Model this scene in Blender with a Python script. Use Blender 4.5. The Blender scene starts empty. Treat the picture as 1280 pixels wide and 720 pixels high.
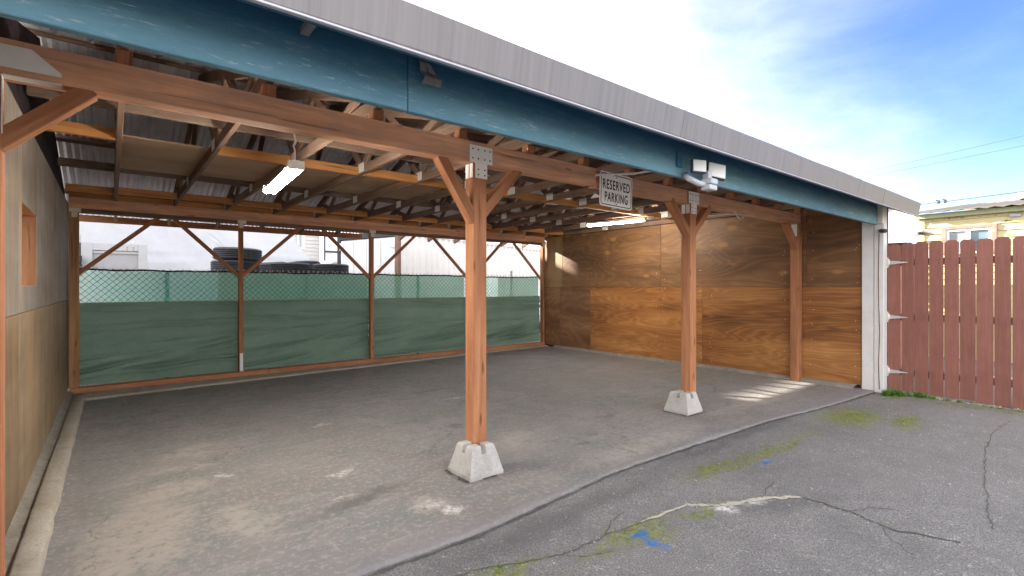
import bpy, bmesh, math, random
from mathutils import Vector, Matrix, noise as mnoise
random.seed(7)
R = math.radians
SC = bpy.context.scene
COL = SC.collection

# ------------------------------------------------------------------ camera, sky, sun, exposure
cam_d = bpy.data.cameras.new('camera'); cam = bpy.data.objects.new('camera', cam_d); COL.objects.link(cam)
cam_d.sensor_width = 36.0; cam_d.lens = 36.0 * 625.0 / 1280.0
cam_d.shift_y = -1.0 / 1280.0
cam_d.clip_start = 0.02; cam_d.clip_end = 2000.0
cam.location = (0, 0, 1.40)
YAW = math.atan2(640 - 139, 625.0)
cam.rotation_euler = (R(90), 0, -YAW)
SC.camera = cam

SUN_EL, SUN_AZ = R(21.0), R(-16.7)         # azimuth from +Y towards +X
W = bpy.data.worlds.new('World'); SC.world = W; W.use_nodes = True
nt = W.node_tree; nt.nodes.clear()
sky = nt.nodes.new('ShaderNodeTexSky'); sky.sky_type = 'NISHITA'; sky.sun_disc = False
sky.sun_elevation = SUN_EL; sky.sun_rotation = SUN_AZ; sky.air_density = 0.26; sky.dust_density = 0.22; sky.ozone_density = 3.0
L = nt.links.new
def wn(ty, **kw):
    nd = nt.nodes.new(ty)
    for k, v in kw.items(): setattr(nd, k, v)
    return nd
tcw = wn('ShaderNodeTexCoord')
# thin cirrus veil over most of the sky, with a ragged clear gap (direction GAP) and finer streaks
GAP = Vector((1.04, -.09, .60)).normalized()
mpw = wn('ShaderNodeMapping'); mpw.inputs['Scale'].default_value = (1.0, 2.2, 5.0); mpw.inputs['Rotation'].default_value = (0.25, 0.1, 0.5)
nzw = wn('ShaderNodeTexNoise'); nzw.inputs['Scale'].default_value = 2.0; nzw.inputs['Detail'].default_value = 8; nzw.inputs['Roughness'].default_value = 0.58; nzw.inputs['Distortion'].default_value = .4
dot = wn('ShaderNodeVectorMath', operation='DOT_PRODUCT'); dot.inputs[1].default_value = GAP
add = wn('ShaderNodeMath', operation='MULTIPLY_ADD'); add.inputs[1].default_value = .15; 
rpw = wn('ShaderNodeMapRange', interpolation_type='SMOOTHSTEP')
rpw.inputs['From Min'].default_value = 1.06; rpw.inputs['From Max'].default_value = 0.66; rpw.inputs['To Min'].default_value = 0.0; rpw.inputs['To Max'].default_value = 0.88
mxw = wn('ShaderNodeMixRGB'); mxw.inputs['Color2'].default_value = (4.5, 4.48, 4.52, 1)
bgw = wn('ShaderNodeBackground'); bgw.inputs['Strength'].default_value = 0.05
otw = wn('ShaderNodeOutputWorld')
L(tcw.outputs['Generated'], mpw.inputs['Vector']); L(mpw.outputs[0], nzw.inputs['Vector']); L(tcw.outputs['Generated'], dot.inputs[0])
L(nzw.outputs['Fac'], add.inputs[0]); L(dot.outputs['Value'], add.inputs[2]); L(add.outputs[0], rpw.inputs['Value'])
L(sky.outputs[0], mxw.inputs['Color1']); L(rpw.outputs[0], mxw.inputs['Fac']); L(mxw.outputs[0], bgw.inputs['Color']); L(bgw.outputs[0], otw.inputs['Surface'])

sun_d = bpy.data.lights.new('sun', 'SUN'); sun = bpy.data.objects.new('sun', sun_d); COL.objects.link(sun)
sun_d.energy = 2.0; sun_d.angle = R(0.5); sun_d.color = (1.0, 0.93, 0.82)
sd = Vector((math.sin(SUN_AZ) * math.cos(SUN_EL), math.cos(SUN_AZ) * math.cos(SUN_EL), math.sin(SUN_EL)))
sun.rotation_euler = sd.to_track_quat('Z', 'Y').to_euler()
sun.location = (0, 0, 30)

SC.view_settings.view_transform = 'Standard'; SC.view_settings.look = 'None'
SC.view_settings.exposure = 4.0; SC.view_settings.gamma = 1.0
SC.cycles.max_bounces = 8; SC.cycles.transparent_max_bounces = 16
SC.cycles.use_denoising = True

TUBE = 14.5        # emission of the fluorescent tubes

# ------------------------------------------------------------------ material helpers
class G:
    """small node-graph builder"""
    def __init__(s, name):
        s.m = bpy.data.materials.new(name); s.m.use_nodes = True; s.t = s.m.node_tree
        s.b = s.t.nodes['Principled BSDF']; s.out = s.t.nodes['Material Output']
        s.b.inputs['Specular IOR Level'].default_value = 0.3
        s.tc = s.t.nodes.new('ShaderNodeTexCoord'); s.oi = s.t.nodes.new('ShaderNodeObjectInfo')
    def n(s, ty, **kw):
        nd = s.t.nodes.new(ty)
        for k, v in kw.items(): setattr(nd, k, v)
        return nd
    def put(s, sock, v):
        if hasattr(v, 'is_output') or isinstance(v, bpy.types.NodeSocket): s.t.links.new(v, sock)
        elif isinstance(v, (tuple, list)) and len(v) == 3 and sock.type == 'RGBA': sock.default_value = (*v, 1)
        else: sock.default_value = v
    def math(s, op, a, b=0.0, c=None, clamp=False):
        nd = s.n('ShaderNodeMath', operation=op, use_clamp=clamp); s.put(nd.inputs[0], a); s.put(nd.inputs[1], b)
        if c is not None: s.put(nd.inputs[2], c)
        return nd.outputs[0]
    def vec(s, sc=(1, 1, 1), loc=(0, 0, 0), src=None, rot=(0, 0, 0)):
        nd = s.n('ShaderNodeMapping'); nd.inputs['Scale'].default_value = sc; nd.inputs['Location'].default_value = loc; nd.inputs['Rotation'].default_value = rot
        s.put(nd.inputs['Vector'], src or s.tc.outputs['Object']); return nd.outputs[0]
    def noise(s, v, scale=5., detail=4., rough=.55, w=None, dist=0., col=False):
        nd = s.n('ShaderNodeTexNoise'); nd.inputs['Scale'].default_value = scale; nd.inputs['Detail'].default_value = detail
        nd.inputs['Roughness'].default_value = rough; nd.inputs['Distortion'].default_value = dist
        if w is not None: nd.noise_dimensions = '4D'; s.put(nd.inputs['W'], w)
        s.put(nd.inputs['Vector'], v); return nd.outputs['Color' if col else 'Fac']
    def voro(s, v, scale, out='Distance', feat='F1'):
        nd = s.n('ShaderNodeTexVoronoi', feature=feat); nd.inputs['Scale'].default_value = scale; s.put(nd.inputs['Vector'], v); return nd.outputs[out]
    def mr(s, x, a, b, c=0., d=1., smooth=False):
        nd = s.n('ShaderNodeMapRange'); nd.clamp = True
        if smooth: nd.interpolation_type = 'SMOOTHSTEP'
        for i, q in enumerate((x, a, b, c, d)): s.put(nd.inputs[i], q)
        return nd.outputs[0]
    def mix(s, f, a, b, mode='MIX'):
        nd = s.n('ShaderNodeMixRGB', blend_type=mode); s.put(nd.inputs[0], f); s.put(nd.inputs[1], a); s.put(nd.inputs[2], b); return nd.outputs[0]
    def ramp(s, f, stops):
        nd = s.n('ShaderNodeValToRGB'); cr = nd.color_ramp
        while len(cr.elements) < len(stops): cr.elements.new(0.5)
        for e, (p, c) in zip(cr.elements, stops): e.position = p; e.color = (*c, 1)
        s.put(nd.inputs[0], f); return nd.outputs[0]
    def rnd(s, k=100.): return s.math('MULTIPLY', s.oi.outputs['Random'], k)
    def bump(s, h, st=.3, d=.01):
        nd = s.n('ShaderNodeBump'); nd.inputs['Strength'].default_value = st; nd.inputs['Distance'].default_value = d
        s.put(nd.inputs['Height'], h); s.t.links.new(nd.outputs[0], s.b.inputs['Normal'])
    def fin(s, col, rough=.7, metal=0., spec=None):
        s.put(s.b.inputs['Base Color'], col); s.put(s.b.inputs['Roughness'], rough); s.b.inputs['Metallic'].default_value = metal
        if spec is not None: s.b.inputs['Specular IOR Level'].default_value = spec
        return s.m

def lumber(name, c1, c2, knots=True, rough=.7, rv=.35, grime=None, gf=0.5):
    g = G(name); w = g.rnd()
    fine = g.noise(g.vec((2.2, 55, 55)), 1.0, 5, .6, w)
    med = g.noise(g.vec((.7, 9, 9)), 1.6, 4, .6, w, .6)
    f = g.math('ADD', g.math('MULTIPLY', fine, .42), g.math('MULTIPLY', med, .72))
    col = g.ramp(f, [(.38, tuple(x * .8 for x in c2)), (.55, tuple((x + y) / 2 for x, y in zip(c1, c2))), (.74, tuple(min(1, x * 1.12) for x in c1))])
    if knots:
        k = g.voro(g.vec((1.5, 6.0, 6.0), src=None), 1.6)
        kd = g.mr(k, .05, .17, 1, 0, True)
        col = g.mix(g.math('MULTIPLY', kd, .7), col, tuple(x * .35 for x in c2))
    ck = g.mr(g.noise(g.vec((.9, 26, 26)), 1.3, 3, .5, g.math('ADD', w, 7.), .5), .655, .69, 0, .6)
    col = g.mix(ck, col, tuple(x * .3 for x in c2))
    br = g.math('ADD', g.math('MULTIPLY', g.oi.outputs['Random'], rv), 1 - rv / 2)
    col = g.mix(1.0, col, g.n('ShaderNodeCombineColor').outputs[0], 'MULTIPLY') if False else col
    hsv = g.n('ShaderNodeHueSaturation'); g.put(hsv.inputs['Value'], br); g.put(hsv.inputs['Color'], col); col = hsv.outputs[0]
    if grime:
        gr = g.mr(g.noise(g.vec((1.2, 4, 4)), 2.2, 6, .65, w), .42, .66, 0, gf)
        col = g.mix(gr, col, grime)
    g.bump(g.math('ADD', fine, g.math('MULTIPLY', med, .5)), .25, .004)
    return g.fin(col, min(.95, rough + .1), 0, .12)

def plywood(name, stops, bands=9., stretch=(.42, 2.3), rough=.55, spots=None, streak=None, bump=.08, spec=.35):
    """rotary-cut sheet: local X along the grain, local Z across"""
    g = G(name); w = g.rnd(60.)
    v = g.vec((stretch[0], 1, stretch[1]))
    n1 = g.noise(v, 1.25, 4., .42, w, .35)
    fr = g.math('FRACT', g.math('MULTIPLY', n1, bands))
    tri = g.math('SUBTRACT', 1., g.math('ABSOLUTE', g.math('SUBTRACT', g.math('MULTIPLY', fr, 2.), 1.)))
    line = g.math('POWER', tri, 1.6)
    fine = g.noise(g.vec((3., 1, 90) if not streak else (14., 1, 2.5)), 1., 7, .7, w)
    big = g.noise(g.vec((.25, 1, 1.9)), 1.6, 3, .55, g.math('ADD', w, 11.))
    f = g.math('ADD', g.math('ADD', g.math('MULTIPLY', big, .75), g.math('MULTIPLY', line, .13)), g.math('MULTIPLY', fine, .24))
    col = g.ramp(f, stops)
    if spots:
        vd = g.voro(g.vec((1.7, 1, 3.6), loc=(0, 0, 0)), 1.1)
        sp = g.mr(g.math('ADD', vd, g.math('MULTIPLY', fine, .12)), .17, .27, .75, 0, True)
        col = g.mix(sp, col, spots)
    if streak:
        stv = g.mr(g.noise(g.vec((4.2, 1, .5)), 1., 8, .74, w, .8), .47, .62, 0, .75)
        col = g.mix(stv, col, streak)
    hsv = g.n('ShaderNodeHueSaturation'); g.put(hsv.inputs['Value'], g.math('ADD', g.math('MULTIPLY', g.oi.outputs['Random'], .3), .85)); g.put(hsv.inputs['Color'], col)
    g.bump(g.math('ADD', fine, line), bump, .003)
    rr = g.mr(g.noise(g.vec((1, 1, 1)), 5., 4, .6, w), .3, .7, rough - .12, rough + .12)
    return g.fin(hsv.outputs[0], rr, 0, spec)

def painted(name, c, rough=.55, var=.12, metal=0., scale=6., dirt=None, df=.5, spec=None, bump=.05, ov=0., grain=None):
    g = G(name); w = g.rnd(50.)
    a = g.noise(g.vec(), scale, 6, .62, w)
    col = g.mix(g.mr(a, .3, .7), tuple(x * (1 - var) for x in c), tuple(min(1, x * (1 + var)) for x in c))
    if dirt:
        d = g.mr(g.noise(g.vec((1, 1, .45)), scale * .55, 8, .72, g.math('ADD', w, 5.)), .52, .72, 0, df)
        col = g.mix(d, col, dirt)
    hsv = g.n('ShaderNodeHueSaturation'); g.put(hsv.inputs['Value'], g.math('ADD', g.math('MULTIPLY', g.oi.outputs['Random'], ov), 1 - ov / 2)); g.put(hsv.inputs['Color'], col)
    if grain:
        gn = g.noise(g.vec(grain), 1., 6, .7, w)
        g.bump(gn, .35, .004); g.put(hsv.inputs['Color'], g.mix(g.mr(gn, .45, .7, 0, .35), col, tuple(min(1, x * 1.5 + .03) for x in c)))
    else: g.bump(g.noise(g.vec(), scale * 9, 4, .6), bump, .004)
    return g.fin(hsv.outputs[0], g.mr(a, .3, .7, rough - .08, rough + .1), metal, spec)

def blob(g, P, cx, cy, rx, ry, rot=0., soft=.5):
    """soft ellipse mask at ground point cx, cy (P is a noise-warped position)"""
    v = g.n('ShaderNodeMapping', vector_type='TEXTURE'); v.inputs['Location'].default_value = (cx, cy, 0); v.inputs['Rotation'].default_value = (0, 0, rot)
    v.inputs['Scale'].default_value = (rx, ry, 1); g.put(v.inputs['Vector'], P)
    mz = g.n('ShaderNodeVectorMath', operation='MULTIPLY'); g.put(mz.inputs[0], v.outputs[0]); mz.inputs[1].default_value = (1, 1, 0)
    ln = g.n('ShaderNodeVectorMath', operation='LENGTH'); g.put(ln.inputs[0], mz.outputs[0])
    return g.mr(ln.outputs['Value'], 1 - soft, 1 + soft * .3, 1, 0, True)
def blobs(g, P, lst):
    m = None
    for b in lst:
        x = blob(g, P, *b); m = x if m is None else g.math('MAXIMUM', m, x)
    return m
def warp(g, amt, scale=4., detail=5.):
    nv = g.noise(g.tc.outputs['Object'], scale, detail, .65, col=True)
    sb = g.n('ShaderNodeVectorMath', operation='SUBTRACT'); g.put(sb.inputs[0], nv); sb.inputs[1].default_value = (.5, .5, .5)
    sc = g.n('ShaderNodeVectorMath', operation='SCALE'); g.put(sc.inputs[0], sb.outputs[0]); sc.inputs['Scale'].default_value = amt
    ad = g.n('ShaderNodeVectorMath', operation='ADD'); g.put(ad.inputs[0], sc.outputs[0]); g.put(ad.inputs[1], g.tc.outputs['Object'])
    return ad.outputs[0]

def mat_asphalt():
    g = G('asphalt_worn'); o = g.tc.outputs['Object']
    big = g.noise(o, .7, 5, .6); mid = g.noise(o, 5., 6, .68); sp = g.noise(o, 130., 3, .7)
    cell = g.voro(o, 75., 'Color'); sep = g.n('ShaderNodeSeparateColor'); g.put(sep.inputs[0], cell)
    dst = g.voro(o, 75.)
    col = g.mix(g.mr(big, .38, .62), (0.176, 0.166, 0.168), (0.246, 0.232, 0.229))
    col = g.mix(g.mr(mid, .38, .68, 0, .55), col, (0.273, 0.261, 0.250))
    col = g.mix(g.mr(sp, .42, .58, .75, 0), col, (0.066, 0.065, 0.066))
    col = g.mix(g.mr(g.noise(o, 1.7, 8, .75, dist=.6), .50, .64, 0, .3), col, (0.133, 0.125, 0.125))
    col = g.mix(g.mr(g.noise(o, 18., 5, .8), .60, .70, 0, .6), col, (0.328, 0.312, 0.292))
    lite = g.math('MULTIPLY', g.math('GREATER_THAN', sep.outputs[0], .86), g.math('MULTIPLY', g.mr(dst, .25, .5, .75, 0), g.mr(g.noise(o, 9., 5, .7), .36, .66)))
    col = g.mix(lite, col, (0.437, 0.421, 0.406))
    P = warp(g, .55, 3.2, 7)
    moss = blobs(g, P, [(6.3, 1.95, .62, .30, 0, .7), (6.5, 1.5, .45, .14, .2, .95), (3.75, 2.05, .55, .13, -.05, .95), (4.6, 1.95, 1.0, .10, 0, 1.), (2.3, 1.78, .5, .10, 0, .95), (1.5, 1.95, .3, .08, 0, .95),
                        (7.9, 1.95, .35, .12, 0, .9), (7.9, 1.2, .12, .8, 0, .95), (2.95, 1.72, .3, .05, 0, 1.)])
    moss = g.math('MULTIPLY', moss, g.mr(g.noise(o, 30., 8, .8), .44, .53))
    mcol = g.mix(g.mr(g.noise(o, 26., 3, .6), .35, .65), (.095, .115, .018), (.215, .24, .03))
    col = g.mix(moss, col, mcol)
    P2 = warp(g, .22, 11., 6)
    blue = g.math('MULTIPLY', blobs(g, P2, [(2.37, 1.77, .085, .05, .2, .7), (2.35, 1.67, .035, .08, 0, .8), (4.13, 1.85, .06, .035, 0, .7), (4.03, 1.9, .03, .02, 0, .7)]), g.mr(g.noise(o, 40., 4, .7), .36, .5))
    col = g.mix(blue, col, (0.021, 0.128, 0.357))
    wht = g.math('MULTIPLY', blobs(g, P2, [(3.07, 1.64, .10, .075, 0, .9), (3.3, 1.58, .12, .04, -.4, .9)]), g.mr(g.noise(o, 35., 5, .7), .38, .55))
    col = g.mix(wht, col, (.62, .60, .56))
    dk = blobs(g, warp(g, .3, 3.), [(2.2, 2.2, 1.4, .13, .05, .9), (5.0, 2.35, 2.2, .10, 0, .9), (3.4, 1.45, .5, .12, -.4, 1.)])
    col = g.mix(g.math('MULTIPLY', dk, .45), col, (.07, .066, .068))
    g.bump(g.math('ADD', g.math('MULTIPLY', dst, -.7), g.math('ADD', sp, g.math('MULTIPLY', moss, .5))), .55, .012)
    return g.fin(col, .88, 0, .25)

def mat_floor():
    g = G('worn_concrete'); o = g.tc.outputs['Object']
    big = g.noise(o, .55, 5, .6, dist=.4); mid = g.noise(o, 2.6, 7, .7, dist=.5); fn = g.noise(o, 26., 6, .7); sp = g.noise(o, 150., 2, .6)
    streak = g.noise(g.vec((.9, 5.5, 1), rot=(0, 0, .12)), 1.6, 6, .68)
    col = g.mix(g.mr(big, .36, .64), (.178, .155, .142), (.22, .20, .203))
    col = g.mix(g.mr(mid, .45, .58, 0, .8), col, (.165, .168, .158))
    col = g.mix(g.mr(streak, .50, .72, 0, .5), col, (.30, .275, .255))
    col = g.mix(g.mr(fn, .50, .62, 0, .5), col, (.36, .335, .315))
    col = g.mix(g.mr(sp, .36, .5, .35, 0), col, (.09, .085, .085))
    P = warp(g, .85, 3.4, 11)
    pale = blobs(g, P, [(.12, 3.45, .30, .62, -.1, .4), (.62, 3.35, .16, .35, 0, .5), (.3, 4.15, .32, .14, .4, .6), (.5, 5.1, .33, .22, .3, .7), (.42, 4.6, .25, .12, 0, .6), (1.62, 2.78, .15, .16, -.6, .7),
                        (3.6, 2.75, 1.1, .16, 0, .95), (2.9, 3.6, .5, .25, 0, .95), (6.3, 2.9, 1.2, .2, 0, .9)])
    pale = g.math('MULTIPLY', pale, g.mr(g.noise(o, 14., 6, .7), .36, .52))
    col = g.mix(g.math('MULTIPLY', pale, .75), col, (.335, .29, .255))
    P2 = warp(g, .35, 7., 7)
    white = g.math('MULTIPLY', blobs(g, P2, [(1.6, 2.83, .12, .05, -.4, .8), (1.68, 2.68, .06, .09, -.3, .8), (.66, 4.25, .04, .13, .6, .9), (1.35, 3.75, .09, .07, 0, .9), (1.7, 5.2, .14, .04, .3, .9), (1.2, 3.3, .1, .02, .3, .9), (3.4, 5.4, .2, .05, 0, .9)]),
                   g.mr(g.noise(o, 30., 6, .7), .40, .56))
    col = g.mix(g.math('MULTIPLY', white, .8), col, (.58, .55, .52))
    oil = blobs(g, P2, [(3.3, 3.1, .10, .05, 0, .8), (3.55, 3.25, .06, .04, 0, .8), (3.15, 3.3, .05, .04, 0, .8), (3.75, 3.0, .05, .05, 0, .8), (4.2, 3.6, .2, .06, 0, .9), (2.7, 4.3, .12, .06, 0, .9), (3.4, 6.0, .35, .1, 0, .9), (1.3, 3.2, .5, .1, .3, .95)])
    col = g.mix(g.math('MULTIPLY', oil, .55), col, (.055, .05, .05))
    edge = g.n('ShaderNodeSeparateXYZ'); g.put(edge.inputs[0], P2)
    dirt = g.mr(edge.outputs['Y'], 2.62, 2.36, 0, .6)
    col = g.mix(dirt, col, (.17, .155, .165))
    # fine hairline cracks
    cr = g.n('ShaderNodeTexVoronoi', feature='DISTANCE_TO_EDGE'); cr.inputs['Scale'].default_value = .75; g.put(cr.inputs['Vector'], warp(g, .3, 5., 6))
    crk = g.math('MULTIPLY', g.mr(cr.outputs['Distance'], .001, .0045, .7, 0), g.mr(big, .46, .54))
    col = g.mix(crk, col, (.05, .046, .045))
    g.bump(g.math('ADD', g.math('ADD', fn, g.math('MULTIPLY', mid, .8)), g.math('MULTIPLY', crk, -2.)), .35, .01)
    return g.fin(col, g.mr(mid, .3, .7, .55, .85), 0, .35)

def mat_concrete(name, a, b, dirt=(.2, .16, .11), s=7.):
    g = G(name); o = g.tc.outputs['Object']; w = g.rnd(30)
    n1 = g.noise(o, s, 7, .7, w); n2 = g.noise(o, s * 9, 4, .7, w)
    col = g.mix(g.mr(n1, .32, .68), a, b); col = g.mix(g.mr(g.noise(o, s * .5, 6, .7, g.math('ADD', w, 3.)), .5, .72, 0, .7), col, dirt)
    col = g.mix(g.mr(n2, .34, .46, .5, 0), col, tuple(x * .5 for x in a))
    g.bump(g.math('ADD', n1, n2), .6, .008)
    return g.fin(col, .9, 0, .2)

def mat_metal(name, c, rough=.4, var=.1, brushed=None, metal=1., dirt=None):
    g = G(name); w = g.rnd(20); sc = brushed or (4, 4, 4)
    n1 = g.noise(g.vec(sc), 1., 6, .65, w); n2 = g.noise(g.vec(), 7., 6, .7, w)
    col = g.mix(g.mr(n1, .3, .7), tuple(x * (1 - var) for x in c), tuple(min(1, x * (1 + var)) for x in c))
    if dirt: col = g.mix(g.mr(n2, .5, .72, 0, .6), col, dirt)
    g.bump(n1, .06, .003)
    return g.fin(col, g.mr(n1, .3, .7, rough - .08, rough + .1), metal)

def mat_fascia():
    g = G('worn_shaded_blue_paint'); w = g.rnd(40)
    n = g.noise(g.vec((1.6, 6, 7)), 3.2, 9, .74, w, .25); n2 = g.noise(g.vec((11, 70, 75)), 1., 7, .78, w); n3 = g.noise(g.vec((.5, 2, 2)), 1.4, 3, .5, w)
    sx = g.n('ShaderNodeSeparateXYZ'); g.put(sx.inputs[0], g.tc.outputs['Object'])
    low = g.mr(sx.outputs['Z'], -.12, .09, 1, 0, True)              # lower half paler: flashing shade put into the colour; scuffs gather there too
    f = g.math('ADD', g.math('MULTIPLY', low, g.mr(n3, .3, .7, .35, .75)), g.mr(n, .40, .70, -.05, .12), clamp=True)
    col = g.mix(f, (0.021, 0.095, 0.168), (0.189, 0.353, 0.396))
    ch = g.math('MULTIPLY', g.mr(g.math('ADD', n2, g.math('MULTIPLY', n, .5)), .82, .93), g.math('ADD', g.math('MULTIPLY', low, .62), .05))
    col = g.mix(ch, col, (.47, .50, .48))
    sc = g.math('MULTIPLY', g.mr(g.noise(g.vec((1.8, 20, 26), rot=(0, .12, 0)), 2., 6, .7, w), .68, .72), .6)
    col = g.mix(sc, col, (.50, .51, .48))
    wood = g.math('MULTIPLY', g.mr(g.noise(g.vec((2.5, 9, 30)), 2., 7, .75, w), .70, .74), g.math('MULTIPLY', low, .8))
    col = g.mix(wood, col, (.16, .11, .08))
    g.bump(g.math('ADD', n, n2), .35, .004)
    return g.fin(col, .6, 0, .3)

def mat_cloth(name, col_a, col_b, transp, transl):
    g = G(name); w = g.rnd(20)
    weave = g.noise(g.vec((120, 1, 30)), 1., 4, .7, w); weave2 = g.noise(g.vec((14, 1, 130)), 1., 4, .7, w); big = g.noise(g.vec((1, 1, 2)), 1.6, 5, .6, w)
    f = g.math('ADD', g.math('MULTIPLY', g.math('ADD', weave, weave2), .32), g.math('MULTIPLY', big, .42))
    col = g.mix(g.mr(f, .38, .66), col_a, col_b)
    g.fin(col, .9, 0, .1)
    tl = g.n('ShaderNodeBsdfTranslucent'); g.put(tl.inputs['Color'], col)
    m1 = g.n('ShaderNodeMixShader'); m1.inputs[0].default_value = transl; g.put(m1.inputs[1], g.b.outputs[0]); g.put(m1.inputs[2], tl.outputs[0])
    tp = g.n('ShaderNodeBsdfTransparent')
    m2 = g.n('ShaderNodeMixShader'); m2.inputs[0].default_value = transp; g.put(m2.inputs[1], m1.outputs[0]); g.put(m2.inputs[2], tp.outputs[0])
    g.put(g.out.inputs['Surface'], m2.outputs[0])
    return g.m

def mat_emit(name, c, st):
    g = G(name); g.put(g.b.inputs['Base Color'], (.9, .9, .9)); g.put(g.b.inputs['Emission Color'], c); g.b.inputs['Emission Strength'].default_value = st
    return g.m
def mat_glass(name, c=(.05, .08, .1)):
    g = G(name); n = g.noise(g.vec(), 1.2, 3, .5)
    return g.fin(g.mix(g.mr(n, .35, .65), c, tuple(x * 1.8 for x in c)), .06, 0, .6)

M = {}
M['asphalt'] = mat_asphalt(); M['floor'] = mat_floor()
M['dirt'] = mat_concrete('dry_dirt', (.16, .14, .11), (.26, .23, .18), (.10, .085, .06), 3.)
M['kerb'] = mat_concrete('old_kerb_concrete', (0.289, 0.255, 0.212), (0.374, 0.340, 0.289), (0.230, 0.187, 0.128), 6.)
M['mortar'] = mat_concrete('rough_mortar', (.19, .17, .15), (.30, .27, .23), (.12, .10, .08), 9.)
M['pier'] = mat_concrete('cast_concrete', (0.386, 0.361, 0.336), (0.487, 0.462, 0.437), (0.244, 0.210, 0.176), 9.)
M['stained'] = lumber('stained_redwood', (0.447, 0.203, 0.103), (0.310, 0.122, 0.058), rv=.22)
M['beam'] = lumber('stained_beam', (.72, .385, .23), (.50, .24, .135), rv=.2, grime=(.36, .26, .215), gf=.5)
M['newwood'] = lumber('new_orange_lumber', (.60, .285, .105), (.42, .175, .055), rv=.3)
M['oldwood'] = lumber('dark_old_lumber', (.25, .148, .098), (.125, .074, .052), rv=.55, grime=(.22, .17, .14), gf=.5)
M['greywood'] = lumber('brown_weathered_lumber', (.22, .145, .10), (.12, .075, .055), rv=.4, grime=(.25, .2, .17), gf=.5)
M['gablewood'] = lumber('dark_gable_board', (.05, .033, .036), (.026, .018, .02), rv=.3)
M['ply_low'] = plywood('varnished_plywood_orange', [(.34, (.10, .040, .014)), (.5, (.28, .108, .030)), (.66, (.43, .19, .058)), (.8, (.55, .27, .09))], 23., (.26, 2.2))
M['ply_up'] = plywood('varnished_plywood_brown', [(.33, (.09, .043, .018)), (.52, (.18, .085, .034)), (.68, (.26, .132, .054)), (.85, (.35, .185, .073))], 19., (.36, 1.5), spots=(.40, .19, .06))
M['ply_dark'] = plywood('varnished_plywood_dark', [(.33, (.12, .055, .026)), (.55, (.23, .11, .05)), (.75, (.35, .18, .085))], 12., (.6, 1.4))
M['ply_pale'] = plywood('plywood_golden', [(.33, (.20, .11, .045)), (.55, (.33, .19, .08)), (.75, (.42, .26, .12))], 7., (1.5, .6))
M['ply_grey'] = plywood('weathered_grey_plywood', [(.30, (0.116, 0.096, 0.081)), (.52, (0.181, 0.157, 0.138)), (.75, (0.267, 0.241, 0.219))], 7., (2.2, .4), .8, streak=(.26, .17, .10), spec=.2)
M['ply_tan'] = plywood('tan_plywood', [(.30, (0.119, 0.084, 0.051)), (.52, (0.189, 0.139, 0.088)), (.75, (0.264, 0.204, 0.136))], 5., (2.2, .35), .8, streak=(.26, .15, .06), spec=.2)
M['ply_ceil'] = plywood('ceiling_plywood', [(.30, (.25, .155, .09)), (.52, (.38, .25, .155)), (.75, (.48, .33, .22))], 6., (.35, 3.), .8, spec=.2)
M['fascia'] = mat_fascia(); M['jamb'] = lumber('brown_jamb_board', (.30, .145, .075), (.19, .088, .043))
M['gutter'] = mat_metal('weathered_grey_flashing', (0.211, 0.195, 0.191), .5, .2, (38, 2, .9), .25)
M['gutter_lip'] = painted('pale_flashing_lip', (0.468, 0.468, 0.510), .45, .08, .3)
M['roofmetal'] = mat_metal('roof_sheet_underside', (.82, .80, .85), .5, .10, (1, .4, 1), 0., dirt=(.50, .46, .48))
M['galv'] = mat_metal('galvanised_steel', (.72, .70, .66), .5, .10, (9, 9, 9), .0, dirt=(.52, .49, .44))
M['white'] = painted('white_trim_paint', (0.651, 0.629, 0.607), .5, .07, dirt=(.45, .40, .34), df=.35)
M['cap'] = painted('pale_zinc_plate', (.86, .83, .77), .5, .06, dirt=(.66, .62, .55), df=.4)
M['cream'] = painted('cream_trim_paint', (.72, .66, .55), .5, .08, dirt=(.42, .34, .25), df=.4)
M['brownpaint'] = painted('brown_painted_edge', (.16, .085, .06), .6, .15)
M['gatepaint'] = painted('red_brown_gate_paint', (0.212, 0.084, 0.062), .65, .12, dirt=(0.152, 0.044, 0.034), df=.4, scale=5., ov=.22, grain=(45, 3, 2.))
M['hole'] = painted('dark_hole', (.02, .017, .015), .9, .2)
M['cable'] = painted('white_cable_plastic', (.66, .64, .60), .5, .08)
M['fixture'] = painted('white_enamel_housing', (.78, .77, .72), .4, .05)
M['tube'] = mat_emit('lit_tube', (1.0, .95, .84), TUBE); M['tube_single'] = mat_emit('lit_single_tube', (1.0, .95, .84), TUBE * 1.5)
M['signwhite'] = painted('white_sign_enamel', (.92, .90, .87), .35, .04, dirt=(.55, .50, .45), df=.2)
M['black'] = painted('black_print', (.016, .015, .016), .5, .2)
M['lens'] = painted('frosted_lamp_lens', (.78, .765, .70), .3, .05)
M['darkgrey'] = painted('dark_grey_plastic', (.06, .06, .065), .5, .15)
M['lightgrey'] = painted('light_grey_plastic', (.52, .53, .56), .45, .08)
M['bluepaint'] = painted('blue_paint', (.028, .115, .20), .6, .15)
M['cloth_low'] = mat_cloth('green_shade_cloth', (.135, .215, .155), (.225, .315, .24), .012, .22)
M['cloth_up'] = mat_cloth('thin_green_shade_cloth', (.17, .62, .47), (.30, .74, .60), .55, .8)
M['cloth_mid'] = mat_cloth('mid_green_shade_cloth', (.16, .38, .27), (.25, .50, .36), .2, .5)
M['wire'] = painted('dull_green_wire', (.06, .085, .075), .6, .15)
M['rope'] = painted('black_webbing', (.03, .028, .03), .8, .3)
M['tie'] = painted('pale_tie', (.62, .62, .60), .6, .1)
M['rubber'] = painted('worn_tyre_rubber', (.050, .050, .058), .75, .25, dirt=(.16, .15, .15), df=.4, scale=9.)
M['tarp'] = painted('white_tarpaulin', (0.504, 0.504, 0.525), .55, .05)
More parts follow.
